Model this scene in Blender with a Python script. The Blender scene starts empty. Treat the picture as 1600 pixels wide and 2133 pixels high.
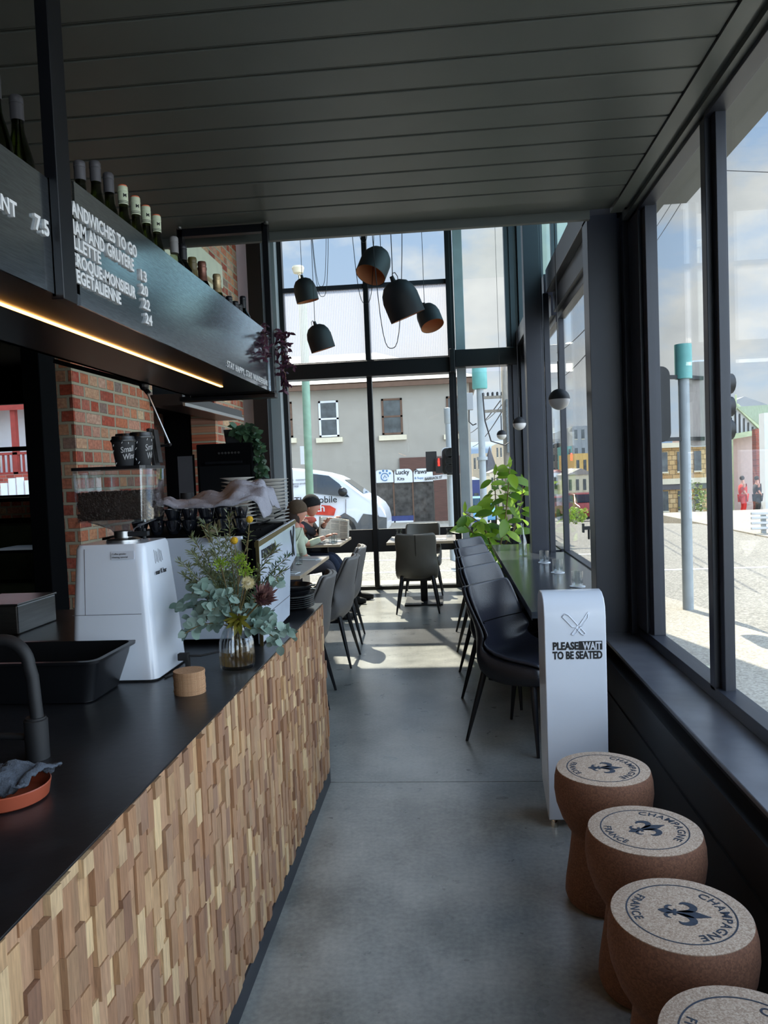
import bpy, bmesh, math, random
from mathutils import Vector, Matrix, noise
R = random.Random(7)
PI = math.pi
S = bpy.context.scene
COL = S.collection

# ---------------------------------------------------------------- camera
H = 1.52
F_PX = 1600.0
_Y = Vector((135, 83.5, F_PX)).normalized()
_Z = Vector((-.040, 1, -(-.04*135+83.5)/F_PX)); _Z -= _Z.dot(_Y)*_Y; _Z.normalize()
_X = _Y.cross(_Z)
if _X.x < 0: _X = -_X
def ray(px, py):
    d = Vector((px-800, 1066.5-py, F_PX))
    return Vector((_X.dot(d), _Y.dot(d), _Z.dot(d)))
def P(px, py, y=None, x=None, z=None):
    """world point seen at a photo pixel on one plane of the room"""
    d = ray(px, py)
    t = y/d.y if y is not None else (x/d.x if x is not None else (z-H)/d.z)
    return Vector((0, 0, H)) + d*t
cam_d = bpy.data.cameras.new('camera'); cam = bpy.data.objects.new('camera', cam_d); COL.objects.link(cam)
cam_d.sensor_fit = 'HORIZONTAL'; cam_d.sensor_width = 36; cam_d.lens = 36*F_PX/1600
right = Vector((_X.x, _Y.x, _Z.x)); up = Vector((_X.y, _Y.y, _Z.y)); fwd = Vector((_X.z, _Y.z, _Z.z))
mw = Matrix((( right.x, up.x, -fwd.x, 0), (right.y, up.y, -fwd.y, 0), (right.z, up.z, -fwd.z, H), (0, 0, 0, 1)))
cam.matrix_world = mw; cam_d.clip_start = .02; cam_d.clip_end = 3000
S.camera = cam

# ---------------------------------------------------------------- exposure, sky, sun
S.view_settings.view_transform = 'Standard'; S.view_settings.look = 'None'
S.view_settings.exposure = 0.40; S.view_settings.gamma = 1; S.view_settings.use_curve_mapping = False
S.cycles.max_bounces = 10; S.cycles.transparent_max_bounces = 24; S.cycles.diffuse_bounces = 5
S.cycles.sample_clamp_indirect = 6; S.cycles.caustics_reflective = False; S.cycles.caustics_refractive = False

W = bpy.data.worlds.new('sky'); S.world = W; W.use_nodes = True
nt = W.node_tree; nt.nodes.clear()
def wn(t, **k):
    n = nt.nodes.new(t)
    for a, b in k.items(): setattr(n, a, b)
    return n
tc = wn('ShaderNodeTexCoord'); mp = wn('ShaderNodeMapping'); mp.inputs['Scale'].default_value = (1, 1, 2.0); mp.inputs['Location'].default_value = (.9, .35, .2)
nz = wn('ShaderNodeTexNoise'); nz.inputs['Scale'].default_value = 3.4; nz.inputs['Detail'].default_value = 9; nz.inputs['Roughness'].default_value = .56
nz2 = wn('ShaderNodeTexNoise'); nz2.inputs['Scale'].default_value = 5.0; nz2.inputs['Detail'].default_value = 6
cr = wn('ShaderNodeValToRGB'); cr.color_ramp.elements[0].position = .46; cr.color_ramp.elements[1].position = .58
gr = wn('ShaderNodeValToRGB'); gr.color_ramp.elements[0].position = .35; gr.color_ramp.elements[0].color = (.66, .69, .73, 1); gr.color_ramp.elements[1].position = .62; gr.color_ramp.elements[1].color = (1.0, 1.0, 1.0, 1)
sep = wn('ShaderNodeSeparateXYZ'); hz = wn('ShaderNodeMapRange'); hz.inputs['From Min'].default_value = 0; hz.inputs['From Max'].default_value = .5
bl = wn('ShaderNodeMix', data_type='RGBA'); bl.inputs[6].default_value = (.66, .80, .98, 1); bl.inputs[7].default_value = (.36, .55, .88, 1)
mx = wn('ShaderNodeMix', data_type='RGBA'); bg = wn('ShaderNodeBackground'); bg.inputs['Strength'].default_value = .74; ow = wn('ShaderNodeOutputWorld')
L = nt.links.new
L(tc.outputs['Generated'], mp.inputs['Vector']); L(mp.outputs[0], nz.inputs['Vector']); L(mp.outputs[0], nz2.inputs['Vector'])
L(nz.outputs['Fac'], cr.inputs[0]); L(nz2.outputs['Fac'], gr.inputs[0])
L(tc.outputs['Generated'], sep.inputs[0]); L(sep.outputs['Z'], hz.inputs['Value']); L(hz.outputs[0], bl.inputs[0])
L(cr.outputs['Color'], mx.inputs[0]); L(bl.outputs[2], mx.inputs[6]); L(gr.outputs['Color'], mx.inputs[7])
dt = wn('ShaderNodeVectorMath', operation='DOT_PRODUCT'); dt.inputs[1].default_value = (.84, -.50, .21)   # sky boost added right and behind, out of view, to light the room
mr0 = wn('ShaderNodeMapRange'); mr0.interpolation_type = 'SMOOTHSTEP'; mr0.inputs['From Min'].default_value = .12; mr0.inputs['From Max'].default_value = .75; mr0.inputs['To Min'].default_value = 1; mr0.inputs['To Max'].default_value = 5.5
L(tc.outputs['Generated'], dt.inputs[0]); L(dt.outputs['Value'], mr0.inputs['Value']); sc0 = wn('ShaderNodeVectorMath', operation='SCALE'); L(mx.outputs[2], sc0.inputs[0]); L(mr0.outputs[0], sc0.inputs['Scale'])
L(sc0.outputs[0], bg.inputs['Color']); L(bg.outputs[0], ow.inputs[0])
sd = bpy.data.lights.new('sun', 'SUN'); sd.energy = 7.5; sd.angle = .009; sd.color = (1, .93, .80)
sun = bpy.data.objects.new('sun', sd); COL.objects.link(sun)
_el = math.radians(48.6); _d = Vector((.27, -.963, 0)).normalized()*math.cos(_el) + Vector((0, 0, -math.sin(_el)))
sun.rotation_euler = _d.to_track_quat('-Z', 'Y').to_euler(); sun.location = (-3, 14, 9)

# ---------------------------------------------------------------- materials
def lin(c):
    return tuple(((v/255)/12.92 if v/255 <= .04045 else ((v/255+.055)/1.055)**2.4) for v in c[:3]) + (1,)
M = {}
def base(name):
    m = bpy.data.materials.new(name); m.use_nodes = True; n = m.node_tree
    b = n.nodes['Principled BSDF']; M[name] = m
    return m, n, b
def nd(n, t, **k):
    x = n.nodes.new(t)
    for a, b in k.items():
        if a.startswith('i_'): x.inputs[a[2:]].default_value = b
        else: setattr(x, a, b)
    return x
def mat(name, col, rough=.5, metal=0, var=.12, vs=6, bump=0, bs=60, stretch=(1, 1, 1), spec=.5, coat=0):
    m, n, b = base(name)
    b.inputs['Roughness'].default_value = rough; b.inputs['Metallic'].default_value = metal
    b.inputs['Specular IOR Level'].default_value = spec; b.inputs['Coat Weight'].default_value = coat
    c = lin(col); t = nd(n, 'ShaderNodeTexCoord'); mpn = nd(n, 'ShaderNodeMapping'); mpn.inputs['Scale'].default_value = stretch
    n.links.new(t.outputs['Object'], mpn.inputs[0])
    x = nd(n, 'ShaderNodeTexNoise', i_Scale=vs, i_Detail=4); n.links.new(mpn.outputs[0], x.inputs['Vector'])
    r = nd(n, 'ShaderNodeValToRGB'); r.color_ramp.elements[0].position = .3; r.color_ramp.elements[1].position = .7
    r.color_ramp.elements[0].color = tuple(v*(1-var) for v in c[:3])+(1,); r.color_ramp.elements[1].color = tuple(min(1, v*(1+var)) for v in c[:3])+(1,)
    n.links.new(x.outputs['Fac'], r.inputs[0]); n.links.new(r.outputs[0], b.inputs['Base Color'])
    if bump:
        y = nd(n, 'ShaderNodeTexNoise', i_Scale=bs, i_Detail=5); n.links.new(mpn.outputs[0], y.inputs['Vector'])
        bp = nd(n, 'ShaderNodeBump', i_Strength=bump, i_Distance=.01); n.links.new(y.outputs['Fac'], bp.inputs['Height']); n.links.new(bp.outputs[0], b.inputs['Normal'])
    return m
def emis(name, col, st):
    m, n, b = base(name); b.inputs['Base Color'].default_value = lin(col); b.inputs['Emission Color'].default_value = lin(col); b.inputs['Emission Strength'].default_value = st; return m
def thin_glass(name, tint=(.96, .98, .97), ior=1.5, tl=0.0, tcol=(.93, .95, .97), flute=False, rough=0.0, refl=1.0):
    m, n, b = base(name); n.nodes.remove(b); o = n.nodes['Material Output']
    tr = nd(n, 'ShaderNodeBsdfTransparent'); tr.inputs[0].default_value = tint+(1,)
    gl = nd(n, 'ShaderNodeBsdfGlossy'); gl.inputs['Roughness'].default_value = rough
    fr = nd(n, 'ShaderNodeLayerWeight', i_Blend=.5); mx = nd(n, 'ShaderNodeMixShader')
    pw = nd(n, 'ShaderNodeMath', operation='POWER'); pw.inputs[1].default_value = 5; n.links.new(fr.outputs['Facing'], pw.inputs[0])
    ml = nd(n, 'ShaderNodeMath', operation='MULTIPLY_ADD'); ml.inputs[1].default_value = .6*refl; ml.inputs[2].default_value = .03*refl
    n.links.new(pw.outputs[0], ml.inputs[0]); n.links.new(ml.outputs[0], mx.inputs[0]); n.links.new(gl.outputs[0], mx.inputs[2])
    src = tr.outputs[0]
    if tl:
        t2 = nd(n, 'ShaderNodeBsdfTranslucent'); t2.inputs[0].default_value = tcol+(1,)
        m2 = nd(n, 'ShaderNodeMixShader'); m2.inputs[0].default_value = tl
        if flute:
            tcn = nd(n, 'ShaderNodeTexCoord'); w = nd(n, 'ShaderNodeTexWave', i_Scale=14.0); w.bands_direction = 'X'
            mr = nd(n, 'ShaderNodeMapRange'); mr.inputs['To Min'].default_value = tl-.3; mr.inputs['To Max'].default_value = tl+.2
            n.links.new(tcn.outputs['Object'], w.inputs[0]); n.links.new(w.outputs['Fac'], mr.inputs[0]); n.links.new(mr.outputs[0], m2.inputs[0])
        n.links.new(tr.outputs[0], m2.inputs[1]); n.links.new(t2.outputs[0], m2.inputs[2]); src = m2.outputs[0]
    n.links.new(src, mx.inputs[1]); n.links.new(mx.outputs[0], o.inputs[0]); return m
def leafmat(name, c1, c2, tl=.4, rough=.35):
    m, n, b = base(name); o = n.nodes['Material Output']
    g = nd(n, 'ShaderNodeNewGeometry'); r = nd(n, 'ShaderNodeValToRGB'); r.color_ramp.elements[0].color = lin(c1); r.color_ramp.elements[1].color = lin(c2)
    n.links.new(g.outputs['Random Per Island'], r.inputs[0]); n.links.new(r.outputs[0], b.inputs['Base Color']); b.inputs['Roughness'].default_value = rough
    t = nd(n, 'ShaderNodeBsdfTranslucent'); n.links.new(r.outputs[0], t.inputs[0]); x = nd(n, 'ShaderNodeMixShader'); x.inputs[0].default_value = tl
    n.links.new(b.outputs[0], x.inputs[1]); n.links.new(t.outputs[0], x.inputs[2]); n.links.new(x.outputs[0], o.inputs[0]); return m
def brick(name, axis, cols, mortar=(176, 162, 138), scale=1.0, bw=.245, bh=.094, ms=.012):
    m, n, b = base(name); tcn = nd(n, 'ShaderNodeTexCoord'); sp = nd(n, 'ShaderNodeSeparateXYZ'); cb = nd(n, 'ShaderNodeCombineXYZ')
    n.links.new(tcn.outputs['Object'], sp.inputs[0]); n.links.new(sp.outputs[axis], cb.inputs[0]); n.links.new(sp.outputs['Z'], cb.inputs[1])
    ds = nd(n, 'ShaderNodeTexNoise', i_Scale=7, i_Detail=3); n.links.new(cb.outputs[0], ds.inputs['Vector'])
    va = nd(n, 'ShaderNodeVectorMath', operation='MULTIPLY_ADD'); va.inputs[1].default_value = (.012, .012, 0); n.links.new(ds.outputs['Color'], va.inputs[0]); n.links.new(cb.outputs[0], va.inputs[2])
    bt = nd(n, 'ShaderNodeTexBrick', i_Scale=scale); bt.squash = .58; bt.squash_frequency = 2; bt.inputs['Color1'].default_value = (0, 0, 0, 1); bt.inputs['Color2'].default_value = (1, 1, 1, 1); bt.inputs['Mortar'].default_value = (.5, .5, .5, 1)
    bt.inputs['Brick Width'].default_value = bw; bt.inputs['Row Height'].default_value = bh; bt.inputs['Mortar Size'].default_value = ms; bt.inputs['Mortar Smooth'].default_value = .25
    n.links.new(va.outputs[0], bt.inputs['Vector']); r = nd(n, 'ShaderNodeValToRGB'); e = r.color_ramp
    while len(e.elements) < len(cols): e.elements.new(.5)
    for i, c in enumerate(cols): e.elements[i].position = i/(len(cols)-1); e.elements[i].color = lin(c)
    n.links.new(bt.outputs['Color'], r.inputs[0])
    n2 = nd(n, 'ShaderNodeTexNoise', i_Scale=38, i_Detail=6); n.links.new(cb.outputs[0], n2.inputs['Vector'])
    mxx = nd(n, 'ShaderNodeMix', data_type='RGBA', blend_type='OVERLAY'); mxx.inputs[0].default_value = .75
    n3 = nd(n, 'ShaderNodeTexNoise', i_Scale=11, i_Detail=8, i_Roughness=.7); n.links.new(cb.outputs[0], n3.inputs['Vector']); m4 = nd(n, 'ShaderNodeMapRange'); m4.inputs['From Min'].default_value = .52; m4.inputs['From Max'].default_value = .68; m4.inputs['To Max'].default_value = .6; n.links.new(n3.outputs['Fac'], m4.inputs[0])
    m5 = nd(n, 'ShaderNodeMix', data_type='RGBA'); n.links.new(m4.outputs[0], m5.inputs[0]); n.links.new(r.outputs[0], m5.inputs[6]); m5.inputs[7].default_value = tuple(.5*a+.5*b_ for a, b_ in zip(lin(mortar), lin(cols[-1])))
    n.links.new(m5.outputs[2], mxx.inputs[6]); n.links.new(n2.outputs['Fac'], mxx.inputs[7])
    m3 = nd(n, 'ShaderNodeMix', data_type='RGBA'); n.links.new(bt.outputs['Fac'], m3.inputs[0]); n.links.new(mxx.outputs[2], m3.inputs[6]); m3.inputs[7].default_value = lin(mortar)
    n.links.new(m3.outputs[2], b.inputs['Base Color']); b.inputs['Roughness'].default_value = .9
    iv = nd(n, 'ShaderNodeMath', operation='SUBTRACT'); iv.inputs[0].default_value = 1; n.links.new(bt.outputs['Fac'], iv.inputs[1])
    ad = nd(n, 'ShaderNodeMath', operation='MULTIPLY_ADD'); ad.inputs[1].default_value = .35; n.links.new(n2.outputs['Fac'], ad.inputs[0]); n.links.new(iv.outputs[0], ad.inputs[2])
    bp = nd(n, 'ShaderNodeBump', i_Strength=.9, i_Distance=.012); n.links.new(ad.outputs[0], bp.inputs['Height']); n.links.new(bp.outputs[0], b.inputs['Normal']); return m
def speckle(name, c1, c2, c3, scale, rough=.8, bump=.3, big=None):
    m, n, b = base(name); tcn = nd(n, 'ShaderNodeTexCoord'); v = nd(n, 'ShaderNodeTexVoronoi', i_Scale=scale); n.links.new(tcn.outputs['Object'], v.inputs['Vector'])
    sp = nd(n, 'ShaderNodeSeparateColor'); n.links.new(v.outputs['Color'], sp.inputs[0]); r = nd(n, 'ShaderNodeValToRGB'); e = r.color_ramp; e.elements.new(.5)
    for i, c in enumerate((c1, c2, c3)): e.elements[i].position = (0, .5, 1)[i]; e.elements[i].color = lin(c)
    n.links.new(sp.outputs[0], r.inputs[0]); out = r.outputs[0]
    if big:
        n2 = nd(n, 'ShaderNodeTexNoise', i_Scale=big, i_Detail=6); n.links.new(tcn.outputs['Object'], n2.inputs['Vector'])
        mr = nd(n, 'ShaderNodeMapRange'); mr.inputs['To Min'].default_value = .72; mr.inputs['To Max'].default_value = 1.28; n.links.new(n2.outputs['Fac'], mr.inputs[0])
        mm = nd(n, 'ShaderNodeVectorMath', operation='SCALE'); n.links.new(out, mm.inputs[0]); n.links.new(mr.outputs[0], mm.inputs['Scale']); out = mm.outputs[0]
    n.links.new(out, b.inputs['Base Color']); b.inputs['Roughness'].default_value = rough
    bp = nd(n, 'ShaderNodeBump', i_Strength=bump, i_Distance=.002); n.links.new(sp.outputs[1], bp.inputs['Height']); n.links.new(bp.outputs[0], b.inputs['Normal']); return m
def islandwood(name, cols, gscale=(30, 30, 3), rough=.6):
    m, n, b = base(name); g = nd(n, 'ShaderNodeNewGeometry'); r = nd(n, 'ShaderNodeValToRGB'); e = r.color_ramp
    while len(e.elements) < len(cols): e.elements.new(.5)
    for i, c in enumerate(cols): e.elements[i].position = i/(len(cols)-1); e.elements[i].color = lin(c)
    n.links.new(g.outputs['Random Per Island'], r.inputs[0]); tcn = nd(n, 'ShaderNodeTexCoord'); mpn = nd(n, 'ShaderNodeMapping'); mpn.inputs['Scale'].default_value = gscale
    off = nd(n, 'ShaderNodeVectorMath', operation='MULTIPLY_ADD'); off.inputs[1].default_value = (9, 9, 9); n.links.new(g.outputs['Random Per Island'], off.inputs[0]); n.links.new(tcn.outputs['Object'], off.inputs[2])
    n.links.new(off.outputs[0], mpn.inputs[0]); w = nd(n, 'ShaderNodeTexNoise', i_Scale=6, i_Detail=5, i_Distortion=.8); n.links.new(mpn.outputs[0], w.inputs['Vector'])
    mr = nd(n, 'ShaderNodeMapRange'); mr.inputs['From Min'].default_value = .3; mr.inputs['From Max'].default_value = .7; mr.inputs['To Min'].default_value = .72; mr.inputs['To Max'].default_value = 1.18; n.links.new(w.outputs['Fac'], mr.inputs[0])
    mm = nd(n, 'ShaderNodeVectorMath', operation='SCALE'); n.links.new(r.outputs[0], mm.inputs[0]); n.links.new(mr.outputs[0], mm.inputs['Scale'])
    n.links.new(mm.outputs[0], b.inputs['Base Color']); b.inputs['Roughness'].default_value = rough; return m

def floor_mat():
    m, n, b = base('polished_concrete'); tcn = nd(n, 'ShaderNodeTexCoord')
    a = nd(n, 'ShaderNodeTexNoise', i_Scale=1.7, i_Detail=8, i_Roughness=.62); c = nd(n, 'ShaderNodeTexNoise', i_Scale=55, i_Detail=4); d = nd(n, 'ShaderNodeTexNoise', i_Scale=7, i_Detail=9, i_Distortion=.25)
    for x in (a, c, d): n.links.new(tcn.outputs['Object'], x.inputs['Vector'])
    r = nd(n, 'ShaderNodeValToRGB'); r.color_ramp.elements[0].position = .34; r.color_ramp.elements[0].color = lin((110, 111, 107)); r.color_ramp.elements[1].position = .68; r.color_ramp.elements[1].color = lin((168, 167, 160))
    m1 = nd(n, 'ShaderNodeMath', operation='MULTIPLY_ADD'); m1.inputs[1].default_value = .35; n.links.new(c.outputs['Fac'], m1.inputs[0])
    m2 = nd(n, 'ShaderNodeMath', operation='MULTIPLY_ADD'); m2.inputs[1].default_value = .22; m2.inputs[2].default_value = -.11; n.links.new(d.outputs['Fac'], m2.inputs[0])
    m3 = nd(n, 'ShaderNodeMath', operation='ADD'); n.links.new(a.outputs['Fac'], m3.inputs[0]); n.links.new(m2.outputs[0], m3.inputs[1])
    m4 = nd(n, 'ShaderNodeMath', operation='SUBTRACT'); m4.inputs[1].default_value = .17; n.links.new(m3.outputs[0], m1.inputs[2]); n.links.new(m1.outputs[0], m4.inputs[0])
    n.links.new(m4.outputs[0], r.inputs[0]); n.links.new(r.outputs[0], b.inputs['Base Color'])
    rr = nd(n, 'ShaderNodeMapRange'); rr.inputs['To Min'].default_value = .24; rr.inputs['To Max'].default_value = .34; n.links.new(d.outputs['Fac'], rr.inputs[0]); n.links.new(rr.outputs[0], b.inputs['Roughness'])
    b.inputs['Specular IOR Level'].default_value = .8; b.inputs['Coat Weight'].default_value = .35; b.inputs['Coat Roughness'].default_value = .3
    bp = nd(n, 'ShaderNodeBump', i_Strength=.012, i_Distance=.01); n.links.new(d.outputs['Fac'], bp.inputs['Height']); n.links.new(bp.outputs[0], b.inputs['Normal'])
floor_mat()
mat('ceiling_paint', (92, 97, 94), .42, var=.04, spec=.4)
mat('dark_steel', (44, 47, 56), .38, var=.08, spec=.5)
mat('black_steel', (13, 14, 19), .35, var=.1)
mat('sill_metal', (122, 124, 132), .32, metal=.6, var=.14, vs=9, spec=.8)
mat('black_paint', (24, 25, 30), .55)
mat('deep_black', (6, 6, 8), .9, spec=.08)
mat('benchtop', (30, 31, 34), .3, var=.25, vs=14, bump=.04, bs=40)
mat('bar_top', (46, 50, 56), .18, var=.25, vs=40)
mat('sign_metal', (214, 222, 228), .16, metal=1, var=.14, vs=22, stretch=(6, 1, 14))
mat('white_letter', (225, 225, 225), .5, var=.03)
mat('white_gloss', (214, 220, 230), .2, var=.02, coat=.4)
mat('white_satin', (206, 210, 220), .38, var=.02)
mat('machine_panel', (196, 206, 220), .12, var=.03, coat=.5)
mat('chrome', (210, 205, 190), .08, metal=1, var=.03)
mat('brushed_steel', (165, 165, 165), .3, metal=1, var=.1, stretch=(1, 1, 20))
mat('mirror_brass', (150, 132, 92), .3, metal=1, var=.15)
mat('black_ink', (18, 18, 20), .6); mat('blue_ink', (44, 52, 66), .8, var=.25, vs=120)
mat('black_plastic', (16, 17, 20), .28, var=.1)
mat('black_matte', (24, 25, 28), .6)
mat('leather_dark', (34, 36, 46), .32, var=.12, bump=.15, bs=180)
mat('leather_dark_shell', (26, 27, 34), .38, bump=.12, bs=180)
mat('leather_grey', (104, 101, 99), .42, var=.1, bump=.15, bs=180)
mat('leather_taupe', (82, 79, 72), .45, var=.1, bump=.15, bs=180)
mat('kick_metal', (40, 42, 48), .4); mat('leg_metal', (22, 23, 28), .35)
mat('table_wood', (138, 132, 130), .35, var=.22, vs=8, stretch=(1, 9, 1))
mat('wood_edge', (190, 168, 140), .5, var=.15)
mat('terracotta', (150, 72, 50), .35, var=.1)
mat('cloth_grey', (76, 84, 96), .95, var=.15, bump=.5, bs=220)
mat('towel', (150, 150, 160), .9, var=.12, vs=18, bump=.4, bs=160)
mat('ceramic_white', (226, 224, 220), .18, var=.02, coat=.3)
mat('ceramic_black', (22, 24, 30), .16, var=.1, coat=.5)
mat('paper_black', (26, 27, 30), .6); mat('cream', (214, 205, 180), .55, var=.06); mat('cap_cream', (206, 214, 186), .45, var=.05)
mat('cap_orange', (224, 120, 84), .45); mat('cap_grey', (82, 80, 84), .4, var=.1); mat('cap_black', (30, 30, 34), .35); mat('cap_silver', (140, 138, 138), .35); mat('foil_bronze', (118, 78, 64), .35, metal=.5, var=.3, vs=60); mat('foil_gold', (178, 156, 118), .35, metal=.5, var=.3, vs=60); mat('cap_olive', (96, 84, 44), .4)
mat('coffee_bean', (54, 38, 32), .45, var=.35, vs=90)
mat('rubber', (18, 18, 20), .7)
mat('navy_jeans', (34, 44, 66), .9, bump=.3); mat('charcoal_trousers', (58, 56, 64), .9, bump=.3); mat('skin', (196, 140, 118), .5, var=.06); mat('sage_jacket', (190, 198, 176), .9, bump=.3, bs=40)
mat('pink_scarf', (196, 96, 84), .9, var=.3, vs=30); mat('brown_hat', (84, 66, 50), .95, bump=.4, bs=120); mat('black_hat', (22, 22, 24), .95, bump=.4); mat('hair_brown', (50, 34, 26), .8)
mat('newsprint', (222, 212, 196), .9, var=.12, vs=40); mat('dark_jacket', (40, 38, 44), .9)
mat('leaf_stem', (110, 92, 54), .7); mat('pot_black', (26, 26, 28), .6); mat('soil', (48, 38, 30), .95)
leafmat('ficus_leaf', (70, 112, 40), (156, 190, 62), .55); leafmat('eucalyptus_leaf', (116, 142, 130), (160, 182, 172), .2, .6); leafmat('dark_leaf', (38, 60, 42), (88, 118, 84), .3)
leafmat('purple_leaf', (62, 38, 52), (104, 62, 82), .25); leafmat('fine_leaf', (70, 84, 58), (128, 134, 92), .25); leafmat('lime_leaf', (112, 140, 40), (170, 196, 70), .4); leafmat('olive_leaf', (110, 112, 40), (150, 140, 60), .35)
mat('protea_core', (116, 74, 84), .9, var=.3, vs=90); leafmat('protea_petal', (98, 62, 70), (170, 132, 122), .2); leafmat('cream_petal', (200, 186, 130), (236, 226, 190), .3); leafmat('hedge_leaf', (86, 100, 52), (150, 160, 88), .3)
mat('billy_yellow', (214, 168, 30), .8, var=.3, vs=200, bump=.8, bs=300)
thin_glass('window_glass'); thin_glass('teal_glass', (.74, .91, .89), refl=.4); thin_glass('fluted_glass', (.90, .91, .93), tl=.45, flute=True, tcol=(.55, .57, .60)); thin_glass('clear_glass', (.93, .95, .96), refl=2.6); thin_glass('amber_glass', (.80, .68, .46), refl=1.6, tl=.4, tcol=(.75, .50, .22)); thin_glass('smoke_glass', (.66, .66, .70), refl=2.0)
thin_glass('wine_green', (.20, .24, .07), refl=2.0); thin_glass('wine_dark', (.06, .07, .05), refl=2.0); thin_glass('wine_clear', (.62, .66, .56), refl=2.0)
thin_glass('car_glass', (.30, .36, .40), refl=2.5)
emis('led_warm', (255, 178, 92), 7.0); emis('red_man', (255, 40, 30), 3.0)
mat('globe_opal', (215, 212, 210), .35, var=.01); mat('lamp_inner', (200, 140, 100), .6)
speckle('cork_top', (150, 126, 106), (176, 152, 132), (196, 176, 156), 330, .85)
speckle('cork_side', (96, 62, 44), (112, 74, 54), (126, 86, 62), 260, .8)
speckle('cork_coaster', (150, 112, 78), (170, 130, 96), (184, 146, 112), 500, .85)
speckle('asphalt', (118, 114, 106), (140, 136, 128), (166, 160, 150), 45, .95, .2, .35)
speckle('footpath', (150, 142, 130), (172, 164, 150), (192, 184, 170), 60, .95, .2, .6)
BR = [(178, 74, 48), (150, 72, 58), (196, 110, 76), (132, 112, 104), (214, 146, 104), (176, 66, 48), (206, 160, 136), (196, 100, 70), (212, 176, 140), (190, 88, 62)]
brick('brick_y', 'Y', BR); brick('brick_x', 'X', BR)
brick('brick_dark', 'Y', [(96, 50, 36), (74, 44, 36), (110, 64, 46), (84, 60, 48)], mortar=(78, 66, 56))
brick('sandstone', 'X', [(190, 156, 108), (206, 176, 128), (176, 140, 96), (214, 186, 140)], mortar=(140, 116, 84), bw=.42, bh=.2, ms=.015)
brick('red_brick_far', 'X', [(150, 60, 48), (170, 80, 62), (134, 52, 42)], mortar=(150, 110, 100))
islandwood('mosaic_wood', [(168, 128, 94), (146, 108, 82), (188, 152, 112), (126, 92, 72), (176, 138, 106), (154, 118, 92), (206, 176, 134), (138, 104, 84), (164, 122, 88)])
mat('render_cream', (158, 153, 143), .9, var=.05, vs=2, bump=.1); mat('roof_iron', (150, 142, 136), .5, var=.12, stretch=(12, 1, 1)); mat('fascia_brown', (98, 74, 58), .7); mat('window_dark', (72, 78, 80), .2, var=.5, vs=3)
mat('shop_wood', (88, 58, 48), .6, var=.25, vs=5, stretch=(1, 1, 12)); mat('shop_dark', (64, 62, 60), .25, var=.6, vs=6); mat('signal_black', (26, 27, 28), .5); mat('pole_green', (120, 150, 128), .6, var=.15); mat('pole_galv', (150, 158, 162), .5, var=.08); mat('pole_wood', (128, 122, 112), .85, var=.2, stretch=(8, 8, 1)); mat('teal_cap', (96, 160, 156), .5)
mat('van_white', (226, 230, 236), .22, var=.01, coat=.5); mat('van_dark', (86, 88, 90), .5); mat('red_sign', (200, 60, 44), .4); mat('blue_paint', (48, 60, 112), .5); mat('sky_blue_text', (90, 130, 170), .6); mat('car_red', (120, 40, 38), .25); mat('car_silver', (190, 192, 196), .25, coat=.4); mat('car_dark', (48, 50, 54), .25); mat('car_blue', (90, 150, 190), .3)
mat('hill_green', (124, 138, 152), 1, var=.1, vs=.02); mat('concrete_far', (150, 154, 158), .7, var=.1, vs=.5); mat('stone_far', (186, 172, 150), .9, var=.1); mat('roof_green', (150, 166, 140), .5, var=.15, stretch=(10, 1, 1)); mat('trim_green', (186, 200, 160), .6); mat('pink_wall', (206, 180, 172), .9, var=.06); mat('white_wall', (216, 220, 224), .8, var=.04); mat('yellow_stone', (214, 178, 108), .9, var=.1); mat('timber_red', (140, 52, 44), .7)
mat('bench_green', (58, 70, 54), .6); mat('line_white', (230, 228, 220), .8); mat('galv_rail', (190, 192, 194), .35, metal=.4)
mat('clothes_red', (196, 44, 36), .9); mat('cord', (40, 38, 40), .6); mat('cord_pale', (120, 100, 92), .6)

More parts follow.
